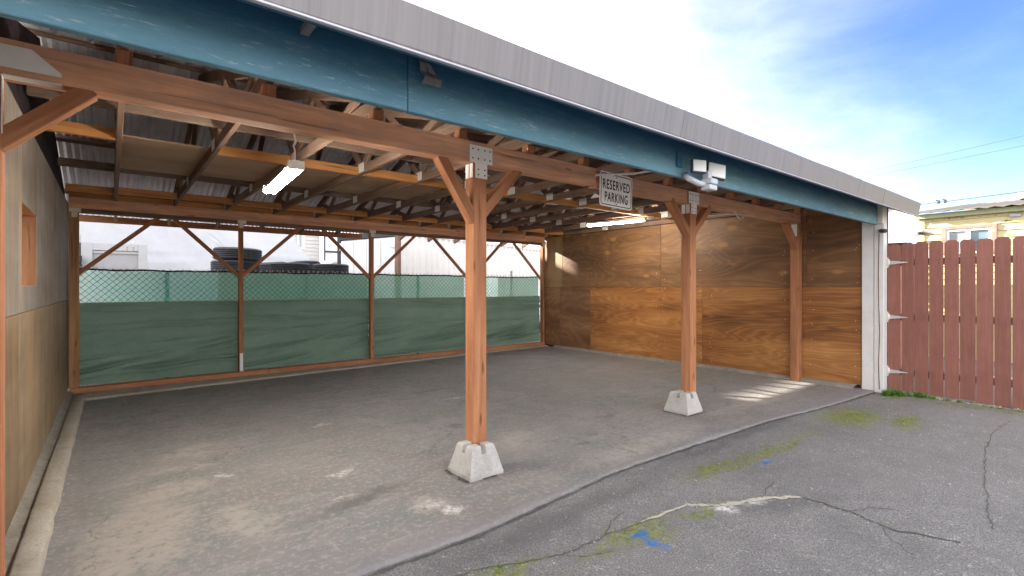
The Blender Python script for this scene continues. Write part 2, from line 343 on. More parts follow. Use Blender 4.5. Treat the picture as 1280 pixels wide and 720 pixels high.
M['backing_white'] = painted('added_white_backing', (.78, .78, .78), .6, .05)
M['bin'] = painted('grey_painted_steel', (.36, .355, .36), .5, .06, dirt=(.36, .33, .31), df=.3)
M['binframe'] = painted('pale_grey_painted_steel', (.44, .435, .435), .5, .06, dirt=(.40, .36, .33), df=.3)
M['deck'] = painted('pale_truck_deck', (.62, .60, .56), .6, .1, dirt=(.35, .31, .27))
M['container'] = painted('white_container_paint', (0.718, 0.704, 0.681), .55, .04, dirt=(.55, .46, .38), df=.4, scale=3.)
M['doorwhite'] = painted('white_door_panel', (.66, .66, .67), .5, .05, dirt=(.55, .5, .46), df=.25, scale=3.)
M['rust'] = painted('rusty_steel', (.20, .12, .085), .8, .25)
M['blacksteel'] = painted('black_steel', (.05, .05, .055), .5, .2)
M['siding_w'] = painted('white_siding', (0.528, 0.506, 0.493), .6, .05)
M['siding_y'] = painted('pale_yellow_siding', (0.490, 0.428, 0.224), .6, .06, dirt=(.40, .30, .13), df=.35, scale=7., ov=.1, grain=(2, 2, 60))
M['greentrim'] = painted('faded_green_trim', (.33, .36, .20), .6, .12, dirt=(.22, .20, .12))
M['roofdark'] = painted('dark_roof_sheet', (.13, .12, .095), .7, .2)
M['roofbrown'] = painted('brown_shingles', (.20, .145, .12), .8, .2)
M['glass'] = mat_glass('window_glass', (.09, .14, .16)); M['glassgrey'] = mat_glass('window_glass_grey', (.22, .23, .25))
M['vinyl'] = painted('white_vinyl', (0.680, 0.680, 0.680), .4, .03)
M['greywall'] = painted('pale_grey_wall', (0.390, 0.398, 0.435), .7, .05, dirt=(.40, .38, .40), df=.3, scale=2.)
M['redwall'] = painted('dark_red_wall', (.20, .075, .06), .7, .15)
M['corr'] = mat_metal('corrugated_shed_roof', (.50, .48, .47), .5, .12, metal=.4, dirt=(.32, .27, .24))
M['grass'] = painted('fresh_grass', (0.085, 0.170, 0.021), .7, .35, scale=12.)
M['mossleaf'] = painted('moss_green', (.165, .205, .028), .8, .3, scale=12.)
M['leaktuft'] = painted('pale_light_leak', (.55, .50, .28), .8, .2, scale=12.)  # pale tone stands in for the light leak under the gate
M['pebble'] = painted('pebble_grey', (.28, .265, .25), .85, .4, scale=20.)
M['crackdark'] = painted('crack_dirt_shade', (.085, .078, .072), .95, .35, scale=25., bump=.8)  # crack dirt; also the painted shade round piers and slab edge
M['crackpale'] = painted('crack_mortar', (.40, .37, .30), .95, .25, scale=30., dirt=(.16, .14, .08), df=.8, bump=.8)

# ------------------------------------------------------------------ object helpers
WM = {}
def link(o, parent=None, Mw=None):
    Mw = Mw or Matrix.Identity(4)
    COL.objects.link(o); WM[o.name] = Mw.copy()
    if parent is not None:
        o.parent = parent; o.matrix_basis = WM[parent.name].inverted() @ Mw
    else: o.matrix_basis = Mw
    return o
def tag(o, label=None, cat=None, group=None, kind=None):
    if label: o['label'] = label
    if cat: o['category'] = cat
    if group: o['group'] = group
    if kind: o['kind'] = kind
    return o
def thing(name, label, cat, loc=(0, 0, 0), group=None, rotz=0., parent=None):
    o = bpy.data.objects.new(name, None); o.empty_display_size = .1
    link(o, parent, Matrix.Translation(loc) @ Matrix.Rotation(rotz, 4, 'Z'))
    return tag(o, label, cat, group)
def bm_obj(name, bm, mat, parent=None, Mw=None, smooth=False):
    me = bpy.data.meshes.new(name); bm.normal_update(); bm.to_mesh(me); bm.free()
    if mat: me.materials.append(mat)
    if smooth:
        for p in me.polygons: p.use_smooth = True
    return link(bpy.data.objects.new(name, me), parent, Mw)
def copy_tree(o, parent=None, Mw=None):
    c = o.copy(); Mold = WM[o.name]; Mw = Mw or Mold
    link(c, parent, Mw)
    for ch in [x for x in bpy.data.objects if x.parent == o]:
        copy_tree(ch, c, Mw @ Mold.inverted() @ WM[ch.name])
    return c
def add_box(bm, a, b, bev=0.):
    vs = [bm.verts.new((x, y, z)) for x in (a[0], b[0]) for y in (a[1], b[1]) for z in (a[2], b[2])]
    fs = [(0, 1, 3, 2), (4, 6, 7, 5), (0, 4, 5, 1), (2, 3, 7, 6), (0, 2, 6, 4), (1, 5, 7, 3)]
    F = [bm.faces.new([vs[i] for i in f]) for f in fs]
    if bev > 0:
        ed = list({e for f in F for e in f.edges})
        bmesh.ops.bevel(bm, geom=ed, offset=bev, segments=1, affect='EDGES')
    return vs
def add_tube(bm, pts, r, n=6, cap=True):
    pts = [Vector(p) for p in pts]; rings = []
    for i, p in enumerate(pts):
        d = (pts[min(i + 1, len(pts) - 1)] - pts[max(i - 1, 0)]).normalized()
        u = d.orthogonal().normalized() if abs(d.z) > .95 else d.cross(Vector((0, 0, 1))).normalized()
        v = d.cross(u).normalized(); rr = r[i] if isinstance(r, (list, tuple)) else r
        rings.append([bm.verts.new(p + rr * (math.cos(2 * math.pi * k / n) * u + math.sin(2 * math.pi * k / n) * v)) for k in range(n)])
    for a, b in zip(rings, rings[1:]):
        for k in range(n): bm.faces.new((a[k], a[(k + 1) % n], b[(k + 1) % n], b[k]))
    if cap and n > 2:
        bm.faces.new(rings[0][::-1]); bm.faces.new(rings[-1])
def tube(name, pts, r, mat, parent=None, n=6):
    bm = bmesh.new(); o = Vector(pts[0]); add_tube(bm, [Vector(p) - o for p in pts], r, n)
    return bm_obj(name, bm, mat, parent, Matrix.Translation(o), True)
def frame(p0, p1, up=(0, 0, 1)):
    p0, p1 = Vector(p0), Vector(p1); x = (p1 - p0).normalized(); up = Vector(up)
    if abs(x.dot(up)) > .97: up = Vector((0, 1, 0))
    y = up.cross(x).normalized(); z = x.cross(y)
    m = Matrix((x, y, z)).transposed().to_4x4(); m.translation = p0
    return m
def bar(name, p0, p1, w, h, mat, parent=None, up=(0, 0, 1), bev=.004):
    """timber from p0 to p1 (centre line); local X runs along it"""
    Ln = (Vector(p1) - Vector(p0)).length; bm = bmesh.new()
    add_box(bm, (0, -w / 2, -h / 2), (Ln, w / 2, h / 2), bev)
    return bm_obj(name, bm, mat, parent, frame(p0, p1, up))
def box(name, xr, yr, zr, mat, parent=None, axis=None, bev=.004):
    d = (xr[1] - xr[0], yr[1] - yr[0], zr[1] - zr[0]); ax = axis if axis is not None else max(range(3), key=lambda i: d[i])
    c = [(a + b) / 2 for a, b in (xr, yr, zr)]
    p0, p1 = list(c), list(c); p0[ax], p1[ax] = (xr, yr, zr)[ax]
    if ax == 0: w, h, up = d[1], d[2], (0, 0, 1)
    elif ax == 1: w, h, up = d[0], d[2], (0, 0, 1)
    else: w, h, up = d[0], d[1], (0, 1, 0)
    return bar(name, p0, p1, w, h, mat, parent, up, bev)
def prism(name, pts, th, mat, parent=None, Mw=None, bev=0.):
    """outline pts in local XZ, extruded th along local +Y"""
    bm = bmesh.new(); a = [bm.verts.new((x, 0, z)) for x, z in pts]; b = [bm.verts.new((x, th, z)) for x, z in pts]
    F = [bm.faces.new(a), bm.faces.new(b[::-1])]
    for i in range(len(a)): F.append(bm.faces.new((a[i], b[i], b[(i + 1) % len(a)], a[(i + 1) % len(a)])))
    bmesh.ops.recalc_face_normals(bm, faces=F)
    if bev: bmesh.ops.bevel(bm, geom=bm.edges[:], offset=bev, segments=1, affect='EDGES')
    return bm_obj(name, bm, mat, parent, Mw)
T = Matrix.Translation
def RZ(a): return Matrix.Rotation(a, 4, 'Z')
def nz(x, y, z=0., s=1.): return mnoise.noise(Vector((x * s, y * s, z)))
def fbm(x, y, s, o=4): return mnoise.fractal(Vector((x * s, y * s, 3.7)), 1.0, 2.0, o)

XL, XR, YF, YB = -.45, 8.10, 3.13, 8.85
RIDGE_Y, RIDGE_Z, SL = 6.02, 3.63, .30
def roof_z(y): return RIDGE_Z - SL * abs(y - RIDGE_Y)
def floor_z(x, y):
    t = min(1, max(0, (y - 4.) / 4.5)); return -.04 * t * t * (3 - 2 * t) * max(0, 1 - (x + .3) / 8.)

# ------------------------------------------------------------------ ground
bm = bmesh.new()
vs = [bm.verts.new((x, y, -.14)) for x, y in ((-900, -900), (900, -900), (900, 900), (-900, 900))]; bm.faces.new(vs)
tag(bm_obj('ground', bm, M['dirt']), kind='structure')

EDGE = [(-4., 2.36), (-.3, 2.37), (.91, 2.38), (1.3, 2.37), (1.65, 2.36), (2.22, 2.42), (2.94, 2.49), (3.77, 2.49), (4.47, 2.46), (5.44, 2.43), (6.2, 2.33), (6.91, 2.26), (7.57, 2.24), (8.2, 2.2)]
def edge_y(x):
    for (a, b), (c, d) in zip(EDGE, EDGE[1:]):
        if a <= x <= c:
            t = (x - a) / (c - a); break
    else: return EDGE[-1][1]
    return b + (d - b) * t + .018 * nz(x, 0, 0, 5.) + .010 * nz(x, 4, 0, 17.)
# asphalt yard: one sheet in front of the slab (it runs on a little way under the slab edge)
bm = bmesh.new()
xs = [-40, -25, -15, -8, -4] + [-4 + .16 * i for i in range(1, 104)] + [13, 16, 22, 30, 40]
rows = []
for x in xs:
    y1 = (edge_y(x) if -4 <= x <= 8.2 else 2.2) + .12
    if x > 8.2: y1 = 9.0
    ys = [y1 + (-42 - y1) * (k / 34.) ** 3. for k in range(35)]
    rows.append([bm.verts.new((x, y, -.013 - .010 * max(0., fbm(x, y, .9)) + .002 * nz(x, y, 0, 6.))) for y in ys])
for a, b in zip(rows, rows[1:]):
    for k in range(34): bm.faces.new((a[k], a[k + 1], b[k + 1], b[k]))
bmesh.ops.recalc_face_normals(bm, faces=bm.faces[:])
tag(bm_obj('asphalt_yard', bm, M['asphalt'], None, None, True), kind='structure')
# concrete floor slab with its worn front edge
bm = bmesh.new(); NX, NY = 150, 60; rows = []
for i in range(NX + 1):
    x = XL - .05 + (XR + .12 - XL) * i / NX; e = edge_y(x); col = []
    for k in range(NY + 1):
        y = e + (8.95 - e) * (k / NY) ** 1.4; z = floor_z(x, y) + .004 * fbm(x, y, 1.3)
        if k == 0: z -= .008
        col.append(bm.verts.new((x, y, z)))
    col.insert(0, bm.verts.new((x, e - .012, -.06))); rows.append(col)
for a, b in zip(rows, rows[1:]):
    for k in range(len(a) - 1): bm.faces.new((a[k], b[k], b[k + 1], a[k + 1]))
bmesh.ops.recalc_face_normals(bm, faces=bm.faces[:])
tag(bm_obj('concrete_floor', bm, M['floor'], None, None, True), kind='structure')

def ribbon(name, path, w0, mat, z, jit=.5, n=18, kind='structure', rough=1.):
    """thin irregular strip along a path on the paving"""
    P = []
    for (a, b) in zip(path, path[1:]):
        for k in range(n):
            t = k / n; P.append(Vector((a[0] + (b[0] - a[0]) * t, a[1] + (b[1] - a[1]) * t, 0)))
    P.append(Vector((*path[-1], 0))); bm = bmesh.new(); prev = None
    for i, p in enumerate(P):
        d = (P[min(i + 1, len(P) - 1)] - P[max(0, i - 1)]).normalized(); q = Vector((-d.y, d.x, 0))
        p = p + q * (.022 * rough * nz(p.x, p.y, 0, 7.) + .012 * rough * nz(p.x, p.y, 2., 23.))
        w = max(.0015, w0 * (1 + jit * 1.6 * nz(p.x, p.y, 5., 9.) + jit * 1.2 * nz(p.x, p.y, 8., 30.)))
        w2 = max(.0015, w0 * (1 + jit * 1.6 * nz(p.x, p.y, 15., 9.) + jit * 1.2 * nz(p.x, p.y, 18., 30.)))
        c = (bm.verts.new(p + q * w + Vector((0, 0, z))), bm.verts.new(p - q * w2 + Vector((0, 0, z))))
        if prev: bm.faces.new((prev[0], prev[1], c[1], c[0]))
        prev = c
    return tag(bm_obj(name, bm, mat), kind=kind)
ribbon('slab_edge_shade_dirt', [(x, edge_y(x) - .03) for x in (-.2, .9, 1.65, 2.22, 2.94, 3.77, 4.47, 5.44, 6.2, 6.91, 7.57, 8.0)], .009, M['crackdark'], -.0085, 1.0, 24, rough=.5)  # dark strip puts the slab edge's shadow line into colour, with some dirt
C1 = [(1.2, 2.1), (1.4, 2.06), (1.85, 1.9), (2.48, 1.86), (2.91, 1.81)]
C2 = [(2.91, 1.81), (3.02, 1.72), (3.17, 1.64), (3.4, 1.56), (3.62, 1.41)]
C3 = [(3.62, 1.41), (3.62, 1.13), (3.55, .85), (3.62, .72), (3.67, .61)]
C4 = [(7.39, .83), (6.64, .87), (5.65, .79), (4.57, .63), (4.0, .52)]
ZC = -.0095
ribbon('pavement_crack', C1, .0035, M['crackdark'], ZC, .8); ribbon('pavement_crack', C2, .016, M['crackpale'], ZC, .9)
ribbon('pavement_crack', C3, .006, M['crackdark'], ZC, .9); ribbon('pavement_crack', C4, .0028, M['crackdark'], ZC, .9)
for pth in ([(1.85, 1.9), (1.95, 1.80), (2.1, 1.74)], [(2.2, 1.88), (2.35, 1.97), (2.5, 2.02)], [(3.62, 1.13), (3.8, 1.05), (3.9, .93)], [(3.4, 1.56), (3.55, 1.62), (3.75, 1.63)], [(3.58, .95), (3.4, .86), (3.3, .72)]):
    ribbon('pavement_crack', pth, .002, M['crackdark'], ZC, 1.)
ribbon('pavement_crack', [(2.48, 1.86), (2.91, 1.81)], .007, M['crackpale'], ZC + .002, .9)

# kerbs
bm = bmesh.new(); rows = []
for i in range(61):
    y = 1.9 + (8.52 - 1.9) * i / 60; o = .012 * nz(0, y, 0, 4.) + .008 * nz(3, y, 0, 13.); zt = .055 + .008 * nz(7, y, 0, 3.)
    zt += floor_z(-.27, y)
    rows.append([bm.verts.new(p) for p in ((-.255 + o, y, -.09), (-.268 + o, y, zt - .012), (-.285 + o, y, zt), (-.365 + o * .6, y, zt + .004), (-.378, y, zt - .01), (-.384, y, -.09))])
for a, b in zip(rows, rows[1:]):
    for k in range(5): bm.faces.new((a[k], a[k + 1], b[k + 1], b[k]))
bm.faces.new(rows[0]); bm.faces.new(rows[-1][::-1]); bmesh.ops.recalc_face_normals(bm, faces=bm.faces[:])
tag(bm_obj('kerb', bm, M['kerb'], None, None, True), kind='structure')
bm = bmesh.new(); rows = []
for i in range(41):
    y = 1.9 + (8.8 - 1.9) * i / 40
    rows.append([bm.verts.new(p) for p in ((-.386, y, .012 + .02 * nz(1, y, 0, 5.)), (-.418, y, .022 + .02 * nz(2, y, 0, 6.)), (XL - .01, y, .045 + .02 * nz(4, y, 0, 4.)))])
for a, b in zip(rows, rows[1:]):
    for k in range(2): bm.faces.new((a[k], a[k + 1], b[k + 1], b[k]))
tag(bm_obj('kerb_gap_fill', bm, M['mortar'], None, None, True), kind='structure')
bm = bmesh.new(); rows = []
for i in range(81):
    x = -.38 + (8.06 + .38) * i / 80; wd = .46 - .36 * min(1, (x + .38) / 6.5) + .02 * nz(x, 1, 0, 4.) + .015 * nz(x, 2, 0, 15.)
    z0 = floor_z(x, 8.7) + .024
    rows.append([bm.verts.new(p) for p in ((x, 8.79 - wd, z0 - .05), (x, 8.80 - wd, z0 - .004), (x, 8.83 - wd, z0 + .004), (x, 8.93, z0 + .008))])
for a, b in zip(rows, rows[1:]):
    for k in range(3): bm.faces.new((a[k], b[k], b[k + 1], a[k + 1]))
bmesh.ops.recalc_face_normals(bm, faces=bm.faces[:])
tag(bm_obj('kerb_strip', bm, M['kerb'], None, None, True), kind='structure')
bm = bmesh.new(); rows = []
for i in range(61):
    y = 2.42 + (8.5 - 2.42) * i / 60; wd = .05 + .012 * nz(1, y, 0, 5.) + (.10 if y < 3.0 else 0) * (3.0 - y) / .6
    rows.append([bm.verts.new(p) for p in ((XR - wd - .03, y, -.01), (XR - wd, y, .035), (XR - .001, y, .048))])
for a, b in zip(rows, rows[1:]):
    for k in range(2): bm.faces.new((a[k], b[k], b[k + 1], a[k + 1]))
bmesh.ops.recalc_face_normals(bm, faces=bm.faces[:])
tag(bm_obj('wall_footing', bm, M['mortar'], None, None, True), kind='structure')

# ------------------------------------------------------------------ carport
CP = thing('carport', 'timber carport with trussed metal roof, blue fascia and redwood posts over a concrete floor', 'carport', (3.8, 6.0, 0))
PXS = [(-.50, -.38), (2.14, 2.26), (5.08, 5.20), (7.955, 8.075)]
for i, (a, b) in enumerate(PXS):
    z0 = (0.0, .19, .19, .0)[i]
    p = box('post', (a, b), (YF, YF + .12), (z0, 2.345), M['stained'], CP, 2, .006)
    if i == 1: tag(p, 'redwood post in the middle of the open front with T-shaped steel cap')
    # steel cap plates
    if i in (1, 2):
        c = (a + b) / 2
        prism('steel_cap', [(-.055, -.115), (.055, -.115), (.055, .0), (.105, .0), (.105, .13), (-.105, .13), (-.105, 0), (-.055, 0)], .004, M['cap'], p, T((c + .005, YF - .006, 2.345)))
        for dy in (.03, .085): box('steel_cap', (a - .005, a - .001), (YF + dy - .02, YF + dy + .022), (2.235, 2.342), M['cap'], p, 2, 0)
        bm = bmesh.new()
        for dx in (-.08, -.03, .03, .08):
            for dz in (.03, .10): add_tube(bm, [(dx, .001, dz), (dx, -.004, dz)], .006, 6)
        for dz in (-.09, -.05):
            for dx in (-.03, .03): add_tube(bm, [(dx, .001, dz), (dx, -.004, dz)], .006, 6)
        tag(bm_obj('bolt', bm, M['blacksteel'], p, T((c + .005, YF - .007, 2.345))), kind='stuff')
    if i == 3:
        box('steel_cap', (a - .005, a - .001), (YF + .02, YF + .1), (2.16, 2.345), M['cap'], p, 2, 0)
    if i == 0:
        prism('steel_angle', [(0, .10), (.12, .10), (.22, .015), (.22, 0), (.02, 0), (.0, -.1), (-.012, -.3), (-.07, -.3), (-.07, .10)], .004, M['cap'], p, T((-.40, YF - .006, 2.375)))
        box('steel_angle', (-.375, -.18), (YF - .004, YF + .06), (2.340, 2.344), M['cap'], p, 0, 0)
        box('steel_angle', (-.379, -.375), (YF - .004, YF + .04), (2.08, 2.338), M['cap'], p, 2, 0)
# front beams
def round_end_beam(x0, x1, z0, z1, y0, th, mat, parent, rnd=True):
    r = .05; pts = [(x0, z0), (x1 - (r if rnd else 0), z0)]
    if rnd: pts += [(x1 - r + r * math.sin(t * math.pi / 8), z0 + r - r * math.cos(t * math.pi / 8)) for t in range(1, 5)]
    else: pts += []
    pts += ([] if rnd else [(x1, z0)]) + [(x1, z1), (x0, z1)]
    return prism('front_beam', [(x - x0, z - z0) for x, z in pts], th, mat, parent, T((x0, y0, z0)), .004)
round_end_beam(-1.1, 3.52, 2.345, 2.505, YF + .002, .118, M['beam'], CP)
round_end_beam(3.525, 8.07, 2.335, 2.488, YF + .014, .10, M['beam'], CP, False)
def brace(p0, p1, y, w, d, mat):
    return bar('knee_brace', (p0[0], y, p0[1]), (p1[0], y, p1[1]), d, w, mat, CP, (0, 0, 1), .004)
for p0, p1 in (((-.405, 2.035), (-.075, 2.355)), ((2.17, 1.90), (1.865, 2.36)), ((2.23, 1.96), (2.60, 2.36)), ((5.11, 1.99), (4.74, 2.35)), ((5.17, 2.0), (5.53, 2.35)), ((7.98, 1.99), (7.62, 2.34))):
    # cut at the faces they meet: the ends run into post and beam, whose faces stand 2 mm proud
    brace(p0, p1, YF + .052, .075, .088, M['stained'])
# back posts and beam
BX = [-.38, 1.60, 3.76, 5.94, 8.03]
for i, x in enumerate(BX):
    wd = .075 if i == 0 else .06
    x0_, x1_ = ((-.438, -.335) if i == 0 else (x - wd * .5, x + wd * .5)); p = box('back_post', (x0_, x1_), (YB - .04, YB + .06), (floor_z(x, 8.8) + .10, 2.45), M['stained'] if i else M['greywood'], CP, 2)
    if i == 0: p.data.materials[0] = lumber('tan_post', (.42, .24, .12), (.27, .13, .06))
    box('post_cap', (x - .055, x + .065), (YB - .047, YB - .043), (2.40, 2.48), M['cream'], p, 0, 0)
    box('post_cap', (x - .03, x + .03), (YB - .0465, YB - .0435), (2.33, 2.398), M['cream'], p, 0, 0)
    if i == 1:
        st = box('strap', (x - .022, x + .022), (YB - .0465, YB - .0425), (.08, .36), M['galv'], p, 2, 0)
box('back_beam', (-.44, 8.06), (YB - .05, YB + .07), (2.452, 2.595), M['beam'], CP, 0)
box('back_beam', (-.44, 8.06), (YB - .02, YB + .08), (2.40, 2.448), M['greywood'], CP, 0)
for i in range(4):
    a, b = BX[i] + .03, BX[i + 1] - .03; z0, z1 = 1.57, 2.44
    l = .90 if i else .92; r = .88
    brace((a - .01, z0), (a + l, z1), YB + .02, .055, .04, M['stained']); brace((b + .01, z0), (b - r, z1), YB + .022, .055, .04, M['stained'])
for a, b in ((-.43, 1.99), (1.995, 4.5), (4.505, 8.05)):
    za, zb = floor_z(a, 8.8), floor_z(b, 8.8)
    bar('sill_plate', (a, YB, za + .062), (b, YB, zb + .062), .13, .075, M['stained'], CP)

# trusses
TX = [.05 + .672 * i for i in range(13)]
zc = 2.635                                           # centre of bottom chord
def make_truss(x):
    t = thing('truss', None, None, (x, 6.02, 2.59), None, 0, CP)
    bar('bottom_chord', (x, 3.02, zc), (x, 9.14, zc), .040, .09, M['oldwood'], t)
    off = .065 + .045
    for y0, y1 in ((2.21, RIDGE_Y - .002), (9.72, RIDGE_Y + .002)):
        bar('top_chord', (x, y0, roof_z(y0) - .042 - .047), (x, y1, roof_z(y1) - .042 - .047), .0385, .09, M['oldwood'], t)
    tops = [4.55, RIDGE_Y - .02, RIDGE_Y + .02, 7.5]; bots = [5.05, 5.10, 6.95, 7.0]
    for k in range(4):
        yt, yb = tops[k], bots[k]
        bar('web', (x + .003 * (1 if k % 2 else -1), yb, zc + .03), (x + .003 * (1 if k % 2 else -1), yt, roof_z(yt) - .10), .036, .085, M['oldwood'], t)
    for yb, yt in ((3.95, 4.5), (3.9, 3.5), (8.05, 7.55), (8.1, 8.5)):
        bar('web', (x + .001, yb, zc + .03), (x + .001, yt, roof_z(yt) - .10), .034, .07, M['oldwood'], t)
    for y in (5.08, 6.97):
        for s in (-1, 1): box('gusset_plate', (x + s * .0225 - .001, x + s * .0225 + .001), (y - .075, y + .075), (zc - .03, zc + .065), M['galv'], t, 1, 0)
    for s in (-1, 1): box('gusset_plate', (x + s * .0225 - .001, x + s * .0225 + .001), (8.75, 8.95), (zc - .035, zc + .05), M['galv'], t, 1, 0)
    # packing block that carries the chord on the lower front beam
    box('packing_block', (x - .035, x + .035), (YF + .03, YF + .11), (2.508 if x < 3.4 else 2.491, zc - .048), M['stained'], t, 2)
    return t
t0 = make_truss(TX[0])
for x in TX[1:]:
    if abs(x - 3.41) < .1: prev = t0
    copy_tree(t0, CP, T((x, 6.02, 2.59)))
# purlins, blocking, boards
for y in (2.42, 4.3, 5.75, 6.3, 7.7, 9.05):
    bar('purlin', (-.6, y, roof_z(y) - .022), (8.35, y, roof_z(y) - .022), .085, .036, M['oldwood'], CP, (0, -SL if y < RIDGE_Y else SL, 1) if False else (0, (-SL if y < RIDGE_Y else SL), 1))
bays = [(-.44, TX[0] - .022)] + [(TX[i] + .022, TX[i + 1] - .022) for i in range(12)]
for k, (a, b) in enumerate(bays):
    jj = lambda s: random.uniform(-s, s)
    if k != 1: box('blocking', (a, b), (5.16 + jj(.05) - .019, 5.16 + .019), (zc - .047, zc + .042 + jj(.004)), M['newwood'], CP, 0)
    y = 8.2 + jj(.08); box('blocking', (a, b), (y - .019, y + .019), (zc - .047, zc + .042), M['newwood'], CP, 0)
    box('blocking', (a, b), (8.83, 8.868), (2.598, zc + .04), M['newwood'], CP, 0)
for a, b in ((-.44, 2.38), (2.385, 5.4), (5.405, 8.05)):
    box('brace_board', (a, b), (7.08, 7.12), (zc + .048, zc + .135), M['greywood'], CP, 0)
    box('brace_board', (a, b), (4.60, 4.64), (zc + .048, zc + .135), M['greywood'], CP, 0)
for k in range(1, 7):
    a, b = bays[k][0] - .01, bays[k][1] + .01
    box('ceiling_panel', (a, b), (5.22 if k > 1 else 5.38, 6.72 if k > 1 else 6.85), (zc + .0495, zc + .062), M['ply_ceil'], CP, 0, 0) if k < 6 else None

# roof sheets (ribbed, on both slopes)
def roof_sheet_mesh(w, prof):
    bm = bmesh.new(); rows = []
    for x, dz in prof: rows.append((x, dz))
    return rows
def sheet(name, x0, w, ya, yb, prof, mat, parent):
    bm = bmesh.new(); n = 2; c0 = None
    ra, rb = roof_z(ya), roof_z(yb)
    A = [bm.verts.new((x, 0, dz)) for x, dz in prof]; B = [bm.verts.new((x, yb - ya, dz + rb - ra)) for x, dz in prof]
    A2 = [bm.verts.new((x, 0, dz + .0012)) for x, dz in prof]; B2 = [bm.verts.new((x, yb - ya, dz + rb - ra + .0012)) for x, dz in prof]
    for i in range(len(prof) - 1):
        bm.faces.new((A[i], A[i + 1], B[i + 1], B[i])); bm.faces.new((A2[i], B2[i], B2[i + 1], A2[i + 1])); bm.faces.new((A[i], A2[i], A2[i + 1], A[i + 1])); bm.faces.new((B[i], B[i + 1], B2[i + 1], B2[i]))
    bmesh.ops.recalc_face_normals(bm, faces=bm.faces[:])
    return bm_obj(name, bm, mat, parent, T((x0, ya, ra + .001)))
ribs = [(0, 0), (.012, .022), (.035, .022), (.047, 0)]
prof1 = []
for k in range(4):
    o = k * .23
    prof1 += [(o, 0), (o + .014, .026), (o + .036, .026), (o + .05, 0), (o + .085, 0), (o + .092, .004), (o + .105, .004), (o + .112, 0), (o + .16, 0), (o + .167, .004), (o + .18, .004), (o + .187, 0)]
prof1 += [(.92, 0), (.934, .028), (.956, .028), (.965, .005)]
prof2 = [(i * .919 / 54, .011 + .011 * math.sin(i * math.pi / 2 - math.pi / 2)) for i in range(57)]
s1 = sheet('roof_panel', -.62, .92, 2.2, RIDGE_Y, prof1, M['roofmetal'], CP)
s2 = sheet('roof_panel', -.62, .92, 9.86, RIDGE_Y, prof2, M['roofmetal'], CP)
for k in range(1, 10):
    if k == 5: s2 = sheet('roof_panel', -.62 + .919 * 5, .92, 9.24, RIDGE_Y, prof2, M['roofmetal'], CP)
    for s, ya in ((s1, 2.2), (s2, 9.86 if k < 5 else 9.24)):
        if k == 5 and s is s2: continue
        copy_tree(s, CP, T((-.62 + .919 * k, ya, roof_z(ya) + .001 + .0014 * (k % 2))))
bm = bmesh.new(); add_box(bm, (-.62, -.16, -.01), (8.6, 0, -.008)); 
for v in bm.verts: v.co.z += -.3 * abs(v.co.y)
add_box(bm, (-.62, .002, -.01), (8.6, .16, -.008))
for v in bm.verts:
    if v.co.y > .001: v.co.z += -.3 * v.co.y
bm_obj('ridge_cap', bm, M['roofmetal'], CP, T((0, RIDGE_Y, RIDGE_Z + .045)))
# fascia, flashing and white corner trim
FX = [(-1.2, 1.095), (1.098, 7.985)]
for a, b in FX: box('fascia_board', (a, b), (2.155, 2.195), (2.234, 2.535), M['fascia'], CP, 0, .004)
bm = bmesh.new()
gp = [(2.15, 2.545), (1.90, 2.392), (1.865, 2.372), (1.858, 2.384), (1.83, 2.545), (1.85, 2.560), (2.22, 2.575), (2.75, 2.735)]     # y, z section of the flashing
ga = []
for x in [-1.2 + i * (8.62 + 1.2) / 60 for i in range(61)]:
    ga.append([bm.verts.new((x, y + .004 * nz(x, y, 0, .9), z + .004 * nz(x, z, 3, 1.3))) for y, z in gp])
for a, b in zip(ga, ga[1:]):
    for k in range(len(gp) - 1): bm.faces.new((a[k], b[k], b[k + 1], a[k + 1]))
bm.faces.new(ga[-1]); bm.faces.new(ga[0][::-1]); bmesh.ops.recalc_face_normals(bm, faces=bm.faces[:])
flash = bm_obj('flashing', bm, M['gutter'], CP)
bm = bmesh.new(); add_box(bm, (-1.2, 1.846, 2.362), (8.62, 1.868, 2.3715), .002); bm_obj('flashing_lip', bm, M['gutter_lip'], flash)
for x in (-.4, 2.9, 6.2, 7.05): 
    bm = bmesh.new(); add_tube(bm, [(x, 1.857, 2.378), (x + .01, 1.828, 2.55)], .004, 5); bm_obj('flashing_seam', bm, M['gutter'], flash)
bar('soffit_board', (-1.2, 2.012, 2.434), (8.06, 2.012, 2.434), .30, .010, M['bluepaint'], CP, (0, -.49, 1), 0)
for x in (.60,):
    bm = bmesh.new(); add_box(bm, (0, 0, 0), (.035, .10, .03), .003); bm_obj('soffit_bracket', bm, M['gutter'], CP, T((x, 2.03, 2.43)))
box('corner_trim', (8.062, 8.20), (2.222, 2.36), (-.02, 2.50), M['white'], CP, 2, .006)
ct = box('corner_trim', (8.055, 8.195), (2.105, 2.216), (-.02, 2.50), M['white'], CP, 2, .006)
box('corner_trim', (7.992, 8.05), (2.10, 2.2), (2.252, 2.50), M['cream'], CP, 2, .004)
box('corner_trim', (8.205, 8.235), (2.10, 2.16), (-.02, 2.50), M['brownpaint'], CP, 2, .003)
box('rake_board', (8.36, 8.40), (2.2, 2.6), (2.40, 2.49), M['gablewood'], CP, 1, 0)
# eave board at the back, standing clear of the sheets
bar('purlin', (-.6, 9.62, roof_z(9.62) - .022), (3.9, 9.62, roof_z(9.62) - .022), .085, .036, M['oldwood'], CP, (0, SL, 1))
box('back_fascia', (-.6, 3.95), (9.76, 9.80), (2.375, 2.475), M['stained'], CP, 0)
